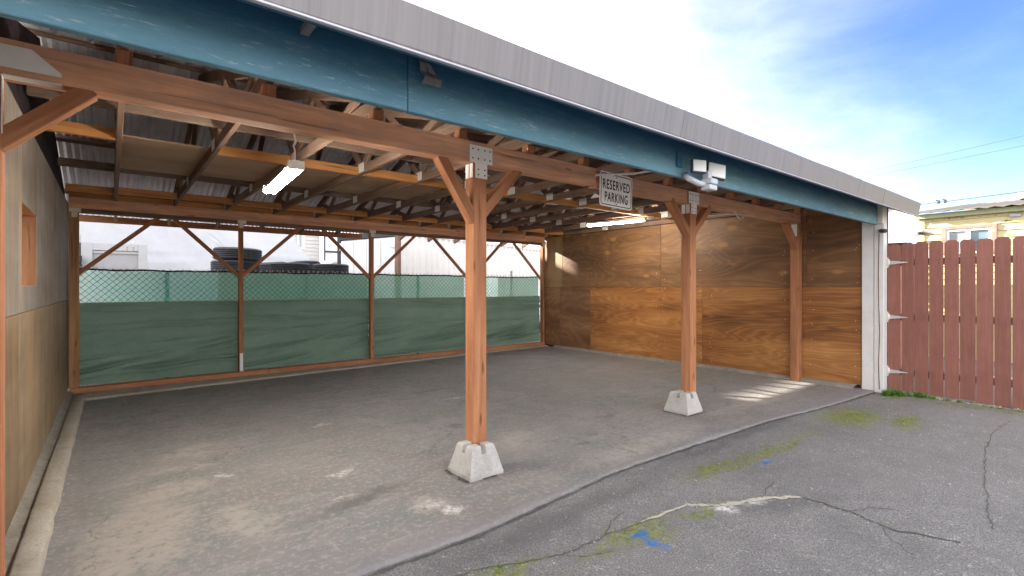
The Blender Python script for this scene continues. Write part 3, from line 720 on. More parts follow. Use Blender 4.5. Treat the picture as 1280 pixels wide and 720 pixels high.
# closed gables above the two side walls
for x, mat in ((XL - .06, M['gablewood']), (XR + .05, M['gablewood'])):
    for k in range(12):
        y0, y1 = 2.25 + k * .62, 2.25 + (k + 1) * .62 - .004
        zz = lambda y: roof_z(y) - .045
        pts = [(y0, 2.53), (y1, 2.53), (y1, zz(y1)), (y0, zz(y0))]
        if y0 < RIDGE_Y < y1: pts.insert(3, (RIDGE_Y, zz(RIDGE_Y)))
        bm = bmesh.new(); a = [bm.verts.new((0, p[0], p[1])) for p in pts]; b = [bm.verts.new((.02, p[0], p[1])) for p in pts]
        F = [bm.faces.new(a), bm.faces.new(b)] + [bm.faces.new((a[i], a[(i + 1) % len(a)], b[(i + 1) % len(a)], b[i])) for i in range(len(a))]
        bmesh.ops.recalc_face_normals(bm, faces=F); bm_obj('gable_board', bm, mat, CP, T((x, 0, 0)))
# peeling sealant strips hanging under the flashing, small hook on the fascia
for dx, kx in ((0, 0), (.028, .02)):
    bm = bmesh.new(); pts = [(1.16 + dx, 2.148, 2.52), (1.155 + dx, 2.12, 2.47), (1.165 + dx + kx, 2.125, 2.43), (1.18 + dx + kx, 2.10, 2.40), (1.165 + dx + kx, 2.095, 2.36)]
    pr = None
    for i, p in enumerate(pts):
        w = .010 + .004 * i; c = [bm.verts.new((p[0] - w, p[1], p[2])), bm.verts.new((p[0] + w, p[1], p[2])), bm.verts.new((p[0] + w, p[1] + .003, p[2])), bm.verts.new((p[0] - w, p[1] + .003, p[2]))]
        if pr:
            for k in range(4): bm.faces.new((pr[k], pr[(k + 1) % 4], c[(k + 1) % 4], c[k]))
        else: bm.faces.new(c[::-1])
        pr = c
    bm.faces.new(pr); bm_obj('loose_strip', bm, M['gutter'], CP)

# ------------------------------------------------------------------ side walls
RW = thing('plywood_wall', 'varnished brown plywood side wall with swirling grain, beside the red gate', 'wall', (XR + .03, 5.6, 0))
def wall_panel(y0, y1, z0, z1, mat, parent, x0, th, face, vert=False):
    """sheet in the plane X = x0; local X along the grain"""
    bm = bmesh.new(); dy, dz = y1 - y0, z1 - z0
    if not vert: add_box(bm, (0, 0, 0), (dy, th, dz), .003); Mw = Matrix(((0, face * -1., 0, x0), (face * -1. * -1 if False else 1, 0, 0, y0), (0, 0, 1, z0), (0, 0, 0, 1)))
    else: add_box(bm, (0, 0, 0), (dy, th, dz), .003); Mw = Matrix(((0, face * -1., 0, x0), (1, 0, 0, y0), (0, 0, 1, z0), (0, 0, 0, 1)))
    o = bm_obj('plywood_panel', bm, mat, parent, Mw)
    bm2 = bmesh.new(); bm2.from_mesh(o.data); bmesh.ops.recalc_face_normals(bm2, faces=bm2.faces[:]); bm2.to_mesh(o.data); bm2.free()
    return o
g = .004
for y0, y1, m in ((2.34, 3.07, 'ply_up'), (3.07 + g, 5.61, 'ply_up'), (5.61 + g, 8.25, 'ply_up'), (8.25 + g, 8.84, 'ply_pale')):
    wall_panel(y0, y1, 1.403, 2.575, M[m], RW, XR, .018, -1)
for y0, y1, m in ((2.34, 4.76, 'ply_low'), (4.76 + g, 7.39, 'ply_low'), (7.39 + g, 8.33, 'ply_dark'), (8.33 + g, 8.84, 'ply_dark')):
    wall_panel(y0, y1, .045, 1.399, M[m], RW, XR, .018, -1)
bm = bmesh.new(); add_box(bm, (XR + .022, 2.40, .0), (XR + .07, 8.9, 2.5)); bm_obj('wall_core', bm, M['gablewood'], RW)
for y in (3.065, 3.38, 5.6):
    pass
bm = bmesh.new()
for k in range(150):
    y, z = random.choice([2.42, 3.0, 3.4, 4.6, 4.8, 5.55, 5.68, 6.9, 7.35, 7.45, 8.2]) + random.uniform(-.03, .03), random.uniform(.12, 2.4)
    add_box(bm, (XR - .0012, y - .004, z - .004), (XR + .004, y + .004, z + .004))
tag(bm_obj('nail_head', bm, M['galv'], RW), kind='stuff')

LW = thing('plywood_wall', 'weathered grey over tan plywood wall with a small square opening, along the left kerb', 'wall', (XL - .03, 5.6, 0))
wy0, wy1, wz0, wz1 = 4.5, 5.33, 1.41, 1.95
zs = 1.235
wall_panel(2.3, 4.35, zs, 2.53, M['ply_grey'], LW, XL, .018, 1)
wall_panel(4.354, wy0, zs, 2.53, M['ply_grey'], LW, XL, .018, 1)
wall_panel(wy0, wy1, zs, wz0, M['ply_grey'], LW, XL, .018, 1)
wall_panel(wy0, wy1, wz1, 2.53, M['ply_grey'], LW, XL, .018, 1)
wall_panel(wy1, 6.79, zs, 2.53, M['ply_grey'], LW, XL, .018, 1)
wall_panel(6.794, 9.10, zs, 2.53, M['ply_grey'], LW, XL, .018, 1)
for y0, y1 in ((2.3, 4.35), (4.354, 6.79), (6.794, 9.10)): wall_panel(y0, y1, .04, zs - .004, M['ply_tan'], LW, XL, .018, 1)
for a, b, c, d in ((2.3, wy0 - .03, .0, 2.53), (wy1 + .03, 9.14, 0, 2.53), (wy0 - .03, wy1 + .03, 0, wz0 - .03), (wy0 - .03, wy1 + .03, wz1 + .03, 2.53)):
    bm = bmesh.new(); add_box(bm, (XL - .12, a, c), (XL - .022, b, d)); bm_obj('wall_core', bm, M['greywood'], LW)
fr = box('opening_frame', (XL - .20, XL - .003), (wy1 - .001, wy1 + .022), (wz0 - .02, wz1 + .02), M['jamb'], LW, 2, .002)
box('opening_frame', (XL - .20, XL - .003), (wy0 - .022, wy0 + .001), (wz0 - .02, wz1 + .02), M['newwood'], LW, 2, .002)
box('opening_frame', (XL - .20, XL - .003), (wy0 + .002, wy1 - .002), (wz1 - .001, wz1 + .02), M['newwood'], LW, 1, .002)
box('opening_frame', (XL - .20, XL - .003), (wy0 + .002, wy1 - .002), (wz0 - .02, wz0 + .001), M['newwood'], LW, 1, .002)

# ------------------------------------------------------------------ concrete piers
def pier(cx, cy, label, rz=0.):
    bm = bmesh.new(); B, Tt, H = .15, .098, .225
    def ring(s, z, n=7):
        pts = []
        for a, b in (((-s, -s), (s, -s)), ((s, -s), (s, s)), ((s, s), (-s, s)), ((-s, s), (-s, -s))):
            for k in range(n): pts.append((a[0] + (b[0] - a[0]) * k / n, a[1] + (b[1] - a[1]) * k / n, z))
        return pts
    levels = [(B, 0.), (B, .03), (B - .004, .04)] + [(B - .004 + (Tt - B + .004) * t, .04 + (H - .04) * t) for t in (.2, .4, .6, .8, .94)] + [(Tt - .008, H)]
    rings = []
    for s, z in levels:
        rr = []
        for p in ring(s, z):
            q = 1 + .02 * nz(p[0] * 9, p[1] * 9 + p[2] * 11, cx) ; rr.append(bm.verts.new((p[0] * q, p[1] * q, p[2])))
        rings.append(rr)
    n = len(rings[0])
    for a, b in zip(rings, rings[1:]):
        for k in range(n): bm.faces.new((a[k], a[(k + 1) % n], b[(k + 1) % n], b[k]))
    bm.faces.new(rings[-1]); bm.faces.new(rings[0][::-1])
    o = bm_obj('concrete_pier', bm, M['pier'], None, T((cx, cy, .0)) @ RZ(rz))
    # cast slots in the top rim and the seat of the post
    cut = bmesh.new()
    add_box(cut, (-.022, -.2, .165), (.022, .2, .4)); add_box(cut, (-.2, -.0225, .166), (.2, .0225, .4))
    me = bpy.data.meshes.new('slot'); cut.to_mesh(me); cut.free()
    c1 = bpy.data.objects.new('slot', me); COL.objects.link(c1); c1.matrix_basis = T((cx, cy, 0)) @ RZ(rz)
    md = o.modifiers.new('slot', 'BOOLEAN'); md.object = c1; md.operation = 'DIFFERENCE'; md.solver = 'EXACT'; md.use_self = True
    bpy.context.view_layer.update()
    dg = bpy.context.evaluated_depsgraph_get(); nm = bpy.data.meshes.new_from_object(o.evaluated_get(dg)); o.modifiers.clear(); o.data = nm
    bpy.data.objects.remove(c1)
    return tag(o, label, 'pier block', 'concrete pier blocks under the front posts')
ribbon('pier_contact_shade', [(1.995, 2.985), (2.315, 2.985), (2.315, 3.285), (1.995, 3.285), (1.995, 2.985)], .014, M['crackdark'], .005, 1.2, 10, rough=.7)  # contact shade round the pier base, drawn as a dark ring
ribbon('pier_contact_shade', [(4.87, 3.045), (5.19, 3.045), (5.19, 3.345), (4.87, 3.345), (4.87, 3.045)], .014, M['crackdark'], .005, 1.2, 10, rough=.7)
pier(2.155, 3.13, 'pale tapered concrete pier block under the middle redwood post')
pier(5.03, 3.19, 'pale tapered concrete pier block by the sunlit floor strip, under the post below the floodlight')

# ------------------------------------------------------------------ shade screens, wire fence
def screen(x0, x1, label, up, mid0, sag, seed, right_curl=False):
    YS = 9.02
    t = thing('shade_screen', label, 'shade cloth', ((x0 + x1) / 2, YS, .0), 'green shade cloths hung between the back posts')
    zb0, zb1 = floor_z(x0, 8.8) + .08, floor_z(x1, 8.8) + .08
    ztop = lambda u: 1.645 - sag * math.sin(math.pi * u) * (0.3 + abs(nz(u * 3 + seed, 1))) + .012 * nz(u * 6, seed)
    def depth(u, z, low=False):
        x = u * 2 + seed * 7
        hs = 1. if low or z < 1.1 else max(.15, 1 - (z - 1.1) * 4.)
        f = .035 * math.exp(-((z - .35) / .5) ** 2) * math.sin(9 * z - 2.4 * u * (1.2 + .3 * seed) + 2 * nz(x, z, 0, 1.1)) * (.4 + u * (1 - u) * 2.4)
        # long tension folds that run up from the lower corner, and loose sag lines
        for m_, (zz0, sl_, amp, wd_) in enumerate(((.22, .16, .030, .030), (.42, .10, .022, .028), (.33, .24, .026, .022), (.62, .05, .018, .03), (.82, .02, .014, .025), (.14, .05, .028, .03), (1.02, -.03, .012, .025))):
            c_ = zz0 + .07 * math.sin(seed * 2.3 + m_) + sl_ * (u - .25) * 1.9 * (1 if seed != 3 else .7) + .03 * mnoise.noise(Vector((u * 3.1, m_ * 3., seed)))
            en = max(0., mnoise.noise(Vector((u * 2.2 + m_ * 1.7, m_ * 5., seed * 3.1))) + .42)
            q_ = (z - c_) / wd_
            f += 4.2 * amp * en * (math.exp(-q_ * q_) - .9 * math.exp(-(q_ - 1.6) ** 2))
        f += .03 * mnoise.noise(Vector((x * .9, z * 3.2 - x * .8, seed))) + .018 * mnoise.noise(Vector((x * 2.5, z * 11 - x * 3., seed))) * (1.2 - z * .5) + .007 * mnoise.noise(Vector((x * 9, z * 5, seed)))
        return min(f - .03, .0) - .012 if low else max(f * hs * .6, .0) + .012
    def sheet_part(name, z0f, z1f, nxx, nzz, mat, yoff, low=False):
        bm = bmesh.new(); rows = []
        for i in range(nxx + 1):
            u = i / nxx; x = x0 + (x1 - x0) * u; a, b = z0f(u), z1f(u); col = []
            for k in range(nzz + 1):
                z = a + (b - a) * k / nzz
                col.append(bm.verts.new((x, YS + yoff + depth(u, z, low), z)))
            rows.append(col)
        for a, b in zip(rows, rows[1:]):
            for k in range(nzz): bm.faces.new((a[k], b[k], b[k + 1], a[k + 1]))
        return bm_obj(name, bm, mat, t, None, True)
    zbot = lambda u: zb0 + (zb1 - zb0) * u + .02 + .014 * nz(u * 5, seed + 3)
    zm = lambda u: 1.19 + .006 * nz(u * 4, seed + 9)
    sheet_part('lower_cloth', zbot, zm, 80, 90, M['cloth_low'], 0, True)
    if mid0 is None: sheet_part('upper_strip', zm, ztop, 60, 16, up, .002)
    else:
        a, b = mid0
        # the strip is made of up to three lengths of cloth in different greens
        for q0, q1, mm in ((0, a, M['cloth_low']), (a, b, up), (b, 1, M['cloth_mid'])):
            if q1 - q0 < .02: continue
            bm = bmesh.new(); rows = []
            for i in range(31):
                u = q0 + (q1 - q0) * i / 30; col = []
                for k in range(15):
                    z = zm(u) + (ztop(u) - zm(u)) * k / 14; col.append(bm.verts.new((x0 + (x1 - x0) * u, YS + .002 + depth(u, z), z)))
                rows.append(col)
            for c0, c1 in zip(rows, rows[1:]):
                for k in range(14): bm.faces.new((c0[k], c1[k], c1[k + 1], c0[k + 1]))
            bm_obj('upper_strip', bm, mm, t, None, True)
    bm = bmesh.new(); add_tube(bm, [(x0 + (x1 - x0) * i / 40, YS + depth(i / 40, ztop(i / 40)) - .004, ztop(i / 40) + .004 * nz(i, seed, 0, .7)) for i in range(41)], .0135, 5)
    bm_obj('hem', bm, M['rope'], t, None, True)
    bm = bmesh.new()
    for i in range(1, 14):
        u = i / 14; p = Vector((x0 + (x1 - x0) * u, YS + depth(u, ztop(u)) - .022, ztop(u)))
        add_tube(bm, [p + Vector((-.012, 0, .004)), p + Vector((.004, 0, .022)), p + Vector((.012, .01, .0))], .004, 4)
    tag(bm_obj('cable_tie', bm, M['tie'], t), kind='stuff')
    return t
screen(-.446, 1.598, 'green shade cloth with wide pale see-through top strip, next to the grey plywood wall', M['cloth_up'], (0, .86), .01, 1)
screen(1.602, 3.758, 'dark green shade cloth below the big stacked tyres and low-lying tyres', M['cloth_mid'], None, .01, 2)
screen(3.762, 5.938, 'green shade cloth in the bay in front of the white container doors', M['cloth_mid'], (0.0, .99), .02, 3)
screen(5.942, 8.055, 'green shade cloth with deeply sagging top hem, next to the varnished plywood wall', M['cloth_up'], (.0, .42), .06, 4)

CF = thing('chain_link_fence', 'chain-link wire fence standing right behind the green shade cloths', 'fence', (3.8, 9.16, 0))
bm = bmesh.new(); pz0, pz1, sp = .02, 1.66, .085
H = pz1 - pz0; k = -int(H / sp) - 1
while k * sp < 8.6:
    for s in (1, -1):
        xa = -.42 + k * sp; xa, xb = (xa, xa + H) if s == 1 else (xa + H, xa)
        a, b = Vector((xa, 9.0205 + .004 * s, pz0)), Vector((xb, 9.0205 + .004 * s, pz1))
        lo, hi = -.42, 8.05
        tt = []
        d = b - a
        t0_, t1_ = 0., 1.
        if abs(d.x) > 1e-6:
            q = sorted(((lo - a.x) / d.x, (hi - a.x) / d.x)); t0_, t1_ = max(0, q[0]), min(1, q[1])
        if t1_ - t0_ > .02: add_tube(bm, [a + d * t0_, a + d * t1_], .0036, 3, False)
    k += 1
tag(bm_obj('wire_mesh', bm, M['wire'], CF), kind='stuff')
bm = bmesh.new()
x = -.42
while x < 8.05:
    add_tube(bm, [(x - .012, 9.15, 1.65), (x + .012, 9.153, 1.69)], .003, 3, False); add_tube(bm, [(x + .012, 9.15, 1.65), (x - .012, 9.153, 1.69)], .003, 3, False); x += sp
tag(bm_obj('wire_barb', bm, M['tie'], CF), kind='stuff')
for x in (.66, 2.7, 4.9, 6.2, 7.35): tube('fence_post', [(x, 9.20, -.1), (x, 9.20, 1.62 if x < 7 else 1.78)], .030, M['galv'] if x > 6 else M['wire'], CF, 10)

# ------------------------------------------------------------------ lamps, sign, cables
SL1 = thing('shop_light', 'white shop light with two lit tubes hanging on a cord below the ceiling plywood', 'lamp', (1.0, 4.0, 2.22))
def fixture(root, p0, p1, wd, tubes=2):
    p0, p1 = Vector(p0), Vector(p1); Ln = (p1 - p0).length; F = frame(p0, p1)
    bm = bmesh.new()
    sec = [(-wd / 2 + .012, .014), (-wd / 2 + .014, .024), (-.022, .05), (.022, .05), (wd / 2 - .014, .024), (wd / 2 - .012, .014), (wd / 2 - .02, .016), (.0, .026), (-wd / 2 + .02, .016)]
    A = [bm.verts.new((0, y, z)) for y, z in sec]; B = [bm.verts.new((Ln, y, z)) for y, z in sec]
    for i in range(len(sec)): bm.faces.new((A[i], B[i], B[(i + 1) % len(sec)], A[(i + 1) % len(sec)]))
    bm.faces.new(A[::-1]); bm.faces.new(B); bmesh.ops.recalc_face_normals(bm, faces=bm.faces[:])
    bm_obj('housing', bm, M['fixture'], root, F)
    for x0, x1 in ((-.012, .018), (Ln - .018, Ln + .012)):
        bm = bmesh.new(); add_box(bm, (x0, -wd / 2, -.012), (x1, wd / 2, .045), .004); bm_obj('end_cap', bm, M['fixture'], root, F)
    for s in ((-1, 1) if tubes == 2 else (0,)):
        bm = bmesh.new(); add_tube(bm, [(.02, s * wd * .27, -.008), (Ln - .02, s * wd * .27, -.008)], .0135, 10); bm_obj('tube', bm, M['tube' if tubes == 2 else 'tube_single'], root, F, True)
fixture(SL1, (.965, 3.51, 2.20), (1.035, 4.53, 2.20), .105)
tube('cord', [(.963, 3.54, 2.245), (.965, 3.54, 2.32), (.956, 3.545, 2.35), (.970, 3.54, 2.38), (.959, 3.54, 2.44), (.963, 3.54, 2.50)], .006, M['cable'], SL1)
SL2 = thing('shop_light', 'lit single-tube light fixed below the roof trusses near the varnished plywood wall', 'lamp', (6.8, 5.6, 2.5))
fixture(SL2, (6.74, 6.22, 2.515), (6.90, 5.08, 2.515), .06, 1)
bm = bmesh.new(); add_box(bm, (-.03, -.05, -.03), (.03, .05, .03), .004); bm_obj('socket_box', bm, M['fixture'], SL2, T((6.905, 4.98, 2.535)))

PS = thing('parking_sign', 'white rectangular reserved parking sign with black lettering, fixed at the joint of the front beam', 'sign', (3.765, YF - .03, 2.32))
SW, SH = .475, .325; SM = T((3.765, YF - .028, 2.318)) @ Matrix.Rotation(R(1.5), 4, 'Y')
def rrect(w, h, r, n=5):
    P = []
    for cx, cz, a0 in ((w / 2 - r, h / 2 - r, 0), (-w / 2 + r, h / 2 - r, 90), (-w / 2 + r, -h / 2 + r, 180), (w / 2 - r, -h / 2 + r, 270)):
        for k in range(n + 1): P.append((cx + r * math.cos(R(a0 + 90 * k / n)), cz + r * math.sin(R(a0 + 90 * k / n))))
    return P
prism('plate', rrect(SW, SH, .035), .003, M['signwhite'], PS, SM)
bm = bmesh.new(); o_, i_ = rrect(SW - .028, SH - .028, .026), rrect(SW - .044, SH - .044, .02)
A = [bm.verts.new((x, -.001, z)) for x, z in o_]; B = [bm.verts.new((x, -.001, z)) for x, z in i_]
for k in range(len(A)): bm.faces.new((A[k], A[(k + 1) % len(A)], B[(k + 1) % len(A)], B[k]))
bm_obj('border', bm, M['black'], PS, SM)
for txt, zz in (('RESERVED', .038), ('PARKING', -.078)):
    cu = bpy.data.curves.new('lettering', 'FONT'); cu.body = txt; cu.align_x = 'CENTER'; cu.align_y = 'CENTER'; cu.size = .112; cu.offset = .0016; cu.extrude = .0004; cu.space_character = 1.16
    to = bpy.data.objects.new('lettering_curve', cu); COL.objects.link(to); bpy.context.view_layer.update()
    me = bpy.data.meshes.new_from_object(to.evaluated_get(bpy.context.evaluated_depsgraph_get())); bpy.data.objects.remove(to)
    me.materials.clear(); me.materials.append(M['black'])
    xs_ = [v.co.x for v in me.vertices]; wdt = max(xs_) - min(xs_); tgt = .395 if txt == 'RESERVED' else .335
    fx = tgt / wdt
    for v in me.vertices: v.co = (v.co.x * fx, v.co.y * 1.12, v.co.z)
    link(bpy.data.objects.new('lettering', me), PS, SM @ T((0, -.0016, zz + .004)) @ Matrix.Rotation(R(90), 4, 'X'))
bm = bmesh.new()
for z in (.125, -.128): add_tube(bm, [(0, -.001, z), (0, -.005, z)], .006, 8)
bm_obj('bolt', bm, M['blacksteel'], PS, SM)
tag(tube('conduit', [(3.46, YF - .035, 2.425), (3.50, YF - .05, 2.432), (3.78, YF - .24, 2.452), (3.98, 2.62, 2.492), (4.05, 2.45, 2.51)], .011, M['galv'], None, 8), 'thin grey conduit slanting across the top corner of the parking sign', 'conduit')

FL = thing('floodlight', 'white twin-head outdoor floodlight with motion sensor on the blue fascia', 'floodlight', (3.56, 2.08, 2.3))
bm = bmesh.new(); add_box(bm, (3.30, 2.135, 2.30), (3.36, 2.154, 2.41), .004); bm_obj('bracket', bm, M['bluepaint'], FL)
tube('arm', [(3.40, 2.14, 2.255), (3.35, 2.08, 2.21), (3.40, 2.03, 2.17), (3.50, 2.05, 2.18), (3.54, 2.08, 2.20)], .022, M['lightgrey'], FL, 8)
def head(c, w, h, yaw, pitch, roll):
    Mh = T(c) @ RZ(yaw) @ Matrix.Rotation(pitch, 4, 'X') @ Matrix.Rotation(roll, 4, 'Y')
    bm = bmesh.new(); add_box(bm, (-w / 2, 0, -h / 2), (w / 2, .035, h / 2), .006); hd = bm_obj('lamp_head', bm, M['darkgrey'], FL, Mh)
    bm = bmesh.new(); add_box(bm, (-w / 2 + .008, -.006, -h / 2 + .008), (w / 2 - .008, .003, h / 2 - .008), .003); bm_obj('lens', bm, M['lens'], hd, Mh)
head((3.40, 2.02, 2.30), .115, .105, R(-32), R(-8), R(4)); head((3.645, 2.02, 2.30), .165, .125, R(-24), R(-8), R(8))
bm = bmesh.new(); add_box(bm, (3.525, 2.02, 2.225), (3.575, 2.07, 2.285), .004); bm_obj('junction_box', bm, M['lightgrey'], FL)
bm = bmesh.new(); add_box(bm, (3.495, 1.99, 2.135), (3.60, 2.07, 2.175), .006); add_box(bm, (3.505, 1.985, 2.180), (3.60, 2.075, 2.222), .006); bm_obj('motion_sensor', bm, M['lightgrey'], FL)

tag(tube('cable', [(5.25, YF + .2, 2.24), (5.7, YF + .14, 2.275), (6.1, YF + .06, 2.325), (6.6, YF - .005, 2.33)], .006, M['cable'], None, 6), 'white cable running up to the underside of the front beam behind the rear brace', 'cable')
lp = [(6.12 + .17 * math.sin(t * math.pi / 8) - .0, YF - .008, 2.36 - .085 + .085 * math.cos(t * math.pi / 8)) for t in range(-5, 6)]
tag(tube('cable', [(6.02, YF - .006, 2.345)] + [(6.06 + .035 * k, YF - .006, 2.335 - .075 * math.sin(math.pi * k / 8)) for k in range(9)], .005, M['cable'], None, 6), 'short white cable loop hanging below the front beam', 'cable')
SCM = thing('security_camera', 'small black bullet camera on the white corner post', 'camera', (8.06, 2.14, 2.14))
tube('camera_body', [(8.02, 2.13, 2.15), (7.93, 2.06, 2.14)], .028, M['blacksteel'], SCM, 10)
tube('mount', [(8.055, 2.16, 2.17), (8.02, 2.13, 2.15)], .014, M['white'], SCM, 8)
tag(tube('cable', [(8.05, 2.155, 2.12), (8.046, 2.158, 1.9), (8.052, 2.165, 1.6), (8.044, 2.16, 1.2), (8.05, 2.15, .8), (8.043, 2.16, .4), (8.05, 2.155, .03)], .005, M['brownpaint'], None, 5), 'thin brown cable running down the white corner post', 'cable')

# ------------------------------------------------------------------ red gate
GT = thing('wooden_gate', 'red-brown gate of dog-eared upright boards with steel strap hinges', 'gate', (8.2, .9, 0))
edges = [2.095, 1.955, 1.815, 1.665, 1.515, 1.365, 1.215, 1.058, .905, .765, .61, .455, .30, .145, -.01, -.17, -.33]
for i, (a, b) in enumerate(zip(edges, edges[1:])):
    gap = .008 + .006 * random.random(); y0, y1 = b + gap / 2, a - gap / 2; zt = 1.985 + random.uniform(-.012, .012) - (.02 if i == 0 else 0); z0 = .02 + random.uniform(-.01, .012) - .025 * min(1, i / 8)
    c = .028 + random.uniform(0, .006); wdt = y1 - y0
    pts = [(0, 0), (wdt, 0), (wdt, zt - z0 - c), (wdt - c, zt - z0), (c, zt - z0), (0, zt - z0 - c)]
    tilt = random.uniform(-.002, .002)
    o = prism('board', pts, .018, M['gatepaint'], GT, Matrix(((0, 1, 0, 8.20 + random.uniform(-.003, .003)), (1, 0, tilt, y0), (0, 0, 1, z0), (0, 0, 0, 1))), .002)
    bmx = bmesh.new(); bmx.from_mesh(o.data); bmesh.ops.recalc_face_normals(bmx, faces=bmx.faces[:]); bmx.to_mesh(o.data); bmx.free()
for z in (.27, 1.0, 1.73): box('rail', (8.222, 8.26), (-.33, 2.09), (z - .045, z + .045), M['gatepaint'], GT, 1)
for z in (.27, 1.0, 1.73):
    h = prism('hinge', [(0, -.025), (.035, -.024), (.19, -.005), (.20, 0), (.19, .005), (.035, .024), (0, .025)], .005, M['corr'], GT, Matrix(((0, 1, 0, 8.186), (-1, 0, 0, 2.075), (0, 0, 1, z), (0, 0, 0, 1))))
    bmx = bmesh.new(); bmx.from_mesh(h.data); bmesh.ops.recalc_face_normals(bmx, faces=bmx.faces[:]); bmx.to_mesh(h.data); bmx.free()
    tube('hinge_pin', [(8.186, 2.085, z - .045), (8.186, 2.085, z + .045)], .010, M['galv'], h, 8)
    box('hinge_leaf', (8.184, 8.19), (2.09, 2.102), (z - .07, z + .07), M['galv'], h, 2, 0)
bm = bmesh.new()
for z in (.27, 1.0, 1.73):
    for a, b in zip(edges, edges[1:]):
        for q in (.3, .7):
            y = b + (a - b) * q; add_tube(bm, [(8.198, y, z + .02), (8.194, y, z + .02)], .004, 5); add_tube(bm, [(8.198, y + .005, z - .022), (8.194, y + .005, z - .022)], .004, 5)
tag(bm_obj('nail_head', bm, M['blacksteel'], GT), kind='stuff')

# ------------------------------------------------------------------ neighbours on the right
YH = thing('yellow_house', 'pale yellow weatherboard house with peeling paint and a white sliding window', 'house', (15, -1.5, 0))
HX = 13.0
wnd = (1.70, 2.36, 2.05, 2.54)          # y0, y1, z0, z1
for k in range(22):
    z0 = .0 + k * .13; z1 = z0 + .127
    segs = [(-8., 2.70)]
    if z1 > wnd[2] and z0 < wnd[3]: segs = [(-8., wnd[0]), (wnd[1], 2.70)]
    for a, b in segs:
        bm = bmesh.new(); vv = [(-.018, 0), (0.0, .127), (.03, .127), (.03, 0)]
        A = [bm.verts.new((x, 0, z)) for x, z in vv]; B = [bm.verts.new((x, b - a, z)) for x, z in vv]
        F = [bm.faces.new(A), bm.faces.new(B[::-1])] + [bm.faces.new((A[i], A[(i + 1) % 4], B[(i + 1) % 4], B[i])) for i in range(4)]
        bmesh.ops.recalc_face_normals(bm, faces=F); bm_obj('siding_board', bm, M['siding_y'], YH, T((HX + .0, a, z0)))
bm = bmesh.new(); add_box(bm, (HX + .03, -8, 0), (HX + .12, wnd[0], 2.86)); add_box(bm, (HX + .03, wnd[1], 0), (HX + .12, 2.69, 2.86)); add_box(bm, (HX + .03, wnd[0], 0), (HX + .12, wnd[1], wnd[2])); add_box(bm, (HX + .03, wnd[0], wnd[3]), (HX + .12, wnd[1], 2.86)); add_box(bm, (HX + .12, 2.60, 0), (HX + 6, 2.69, 2.86)); add_box(bm, (HX + .13, -8, 0), (HX + 6, 2.58, .1))
bm_obj('wall', bm, M['siding_y'], YH)
box('corner_board', (HX - .03, HX + .02), (2.70, 2.82), (0, 2.85), M['siding_y'], YH, 2)
box('eave_trim', (HX - .10, HX - .05), (-8, 2.86), (2.79, 2.885), M['greentrim'], YH, 1)
bm = bmesh.new(); n = 150; r1 = []
for i in range(n + 1):
    y = 2.95 - i * .055; dz = .014 * math.cos(i * math.pi / 2 * 1.0 + .3)
    r1.append([bm.verts.new((HX - .22, y, 2.91 + dz)), bm.verts.new((HX + 6, y, 3.75 + dz)), bm.verts.new((HX - .22, y, 2.90 + dz - .01)), bm.verts.new((HX + 6, y, 3.73 + dz))])
for a, b in zip(r1, r1[1:]):
    bm.faces.new((a[0], a[1], b[1], b[0])); bm.faces.new((a[2], b[2], b[3], a[3])); bm.faces.new((a[0], b[0], b[2], a[2]))
bm_obj('roof', bm, M['roofdark'], YH)
wf = thing('window', None, None, (HX, 2.03, 2.3), None, 0, YH)
y0, y1, z0, z1 = wnd
for q in ((y0 - .07, y0, z0, z1 + .06), (y1, y1 + .07, z0, z1 + .06), (y0, y1, z1, z1 + .06)): box('window_trim', (HX - .045, HX - .005), q[:2], q[2:], M['brownpaint'] if False else painted('worn_brown_trim', (.30, .19, .15), .8, .3), wf, None, .003)
for q in ((y0, y0 + .045, z0, z1), (y1 - .045, y1, z0, z1), (y0 + .045, y1 - .045, z1 - .045, z1), (y0 + .045, y1 - .045, z0, z0 + .045), ((y0 + y1) / 2 - .03, (y0 + y1) / 2 + .04, z0 + .045, z1 - .045)): box('window_frame', (HX - .03, HX + .03), q[:2], q[2:], M['vinyl'], wf, None, .003)
m_ = (y0 + y1) / 2
box('pane', (HX + .005, HX + .012), (y0 + .045, m_ - .03), (z0 + .045, z1 - .045), M['glass'], wf, 1, 0)
box('pane', (HX + .005, HX + .012), (m_ + .04, y1 - .045), (z0 + .045, z1 - .045), M['glassgrey'], wf, 1, 0)
bm = bmesh.new()
for k in range(46):
    y = random.uniform(1.3, 2.66); z = 2.0 + .13 * random.randint(0, 5) + .12 + random.uniform(-.02, .01); w = random.uniform(.012, .06) * (2.2 if y < 1.55 else 1)
    h = random.uniform(.008, .02)
    add_box(bm, (HX - .016, y - w / 2, z - h), (HX - .004, y + w / 2, z))
tag(bm_obj('peeled_patch', bm, M['rust'], YH), kind='stuff')
bm = bmesh.new(); add_box(bm, (HX - .04, 1.31, 2.70), (HX - .019, 1.46, 2.75)); bm_obj('patch_plate', bm, M['greywall'], YH)
box('meter_pipe', (HX - .06, HX - .02), (2.62, 2.645), (1.9, 2.18), M['galv'], YH, 2)

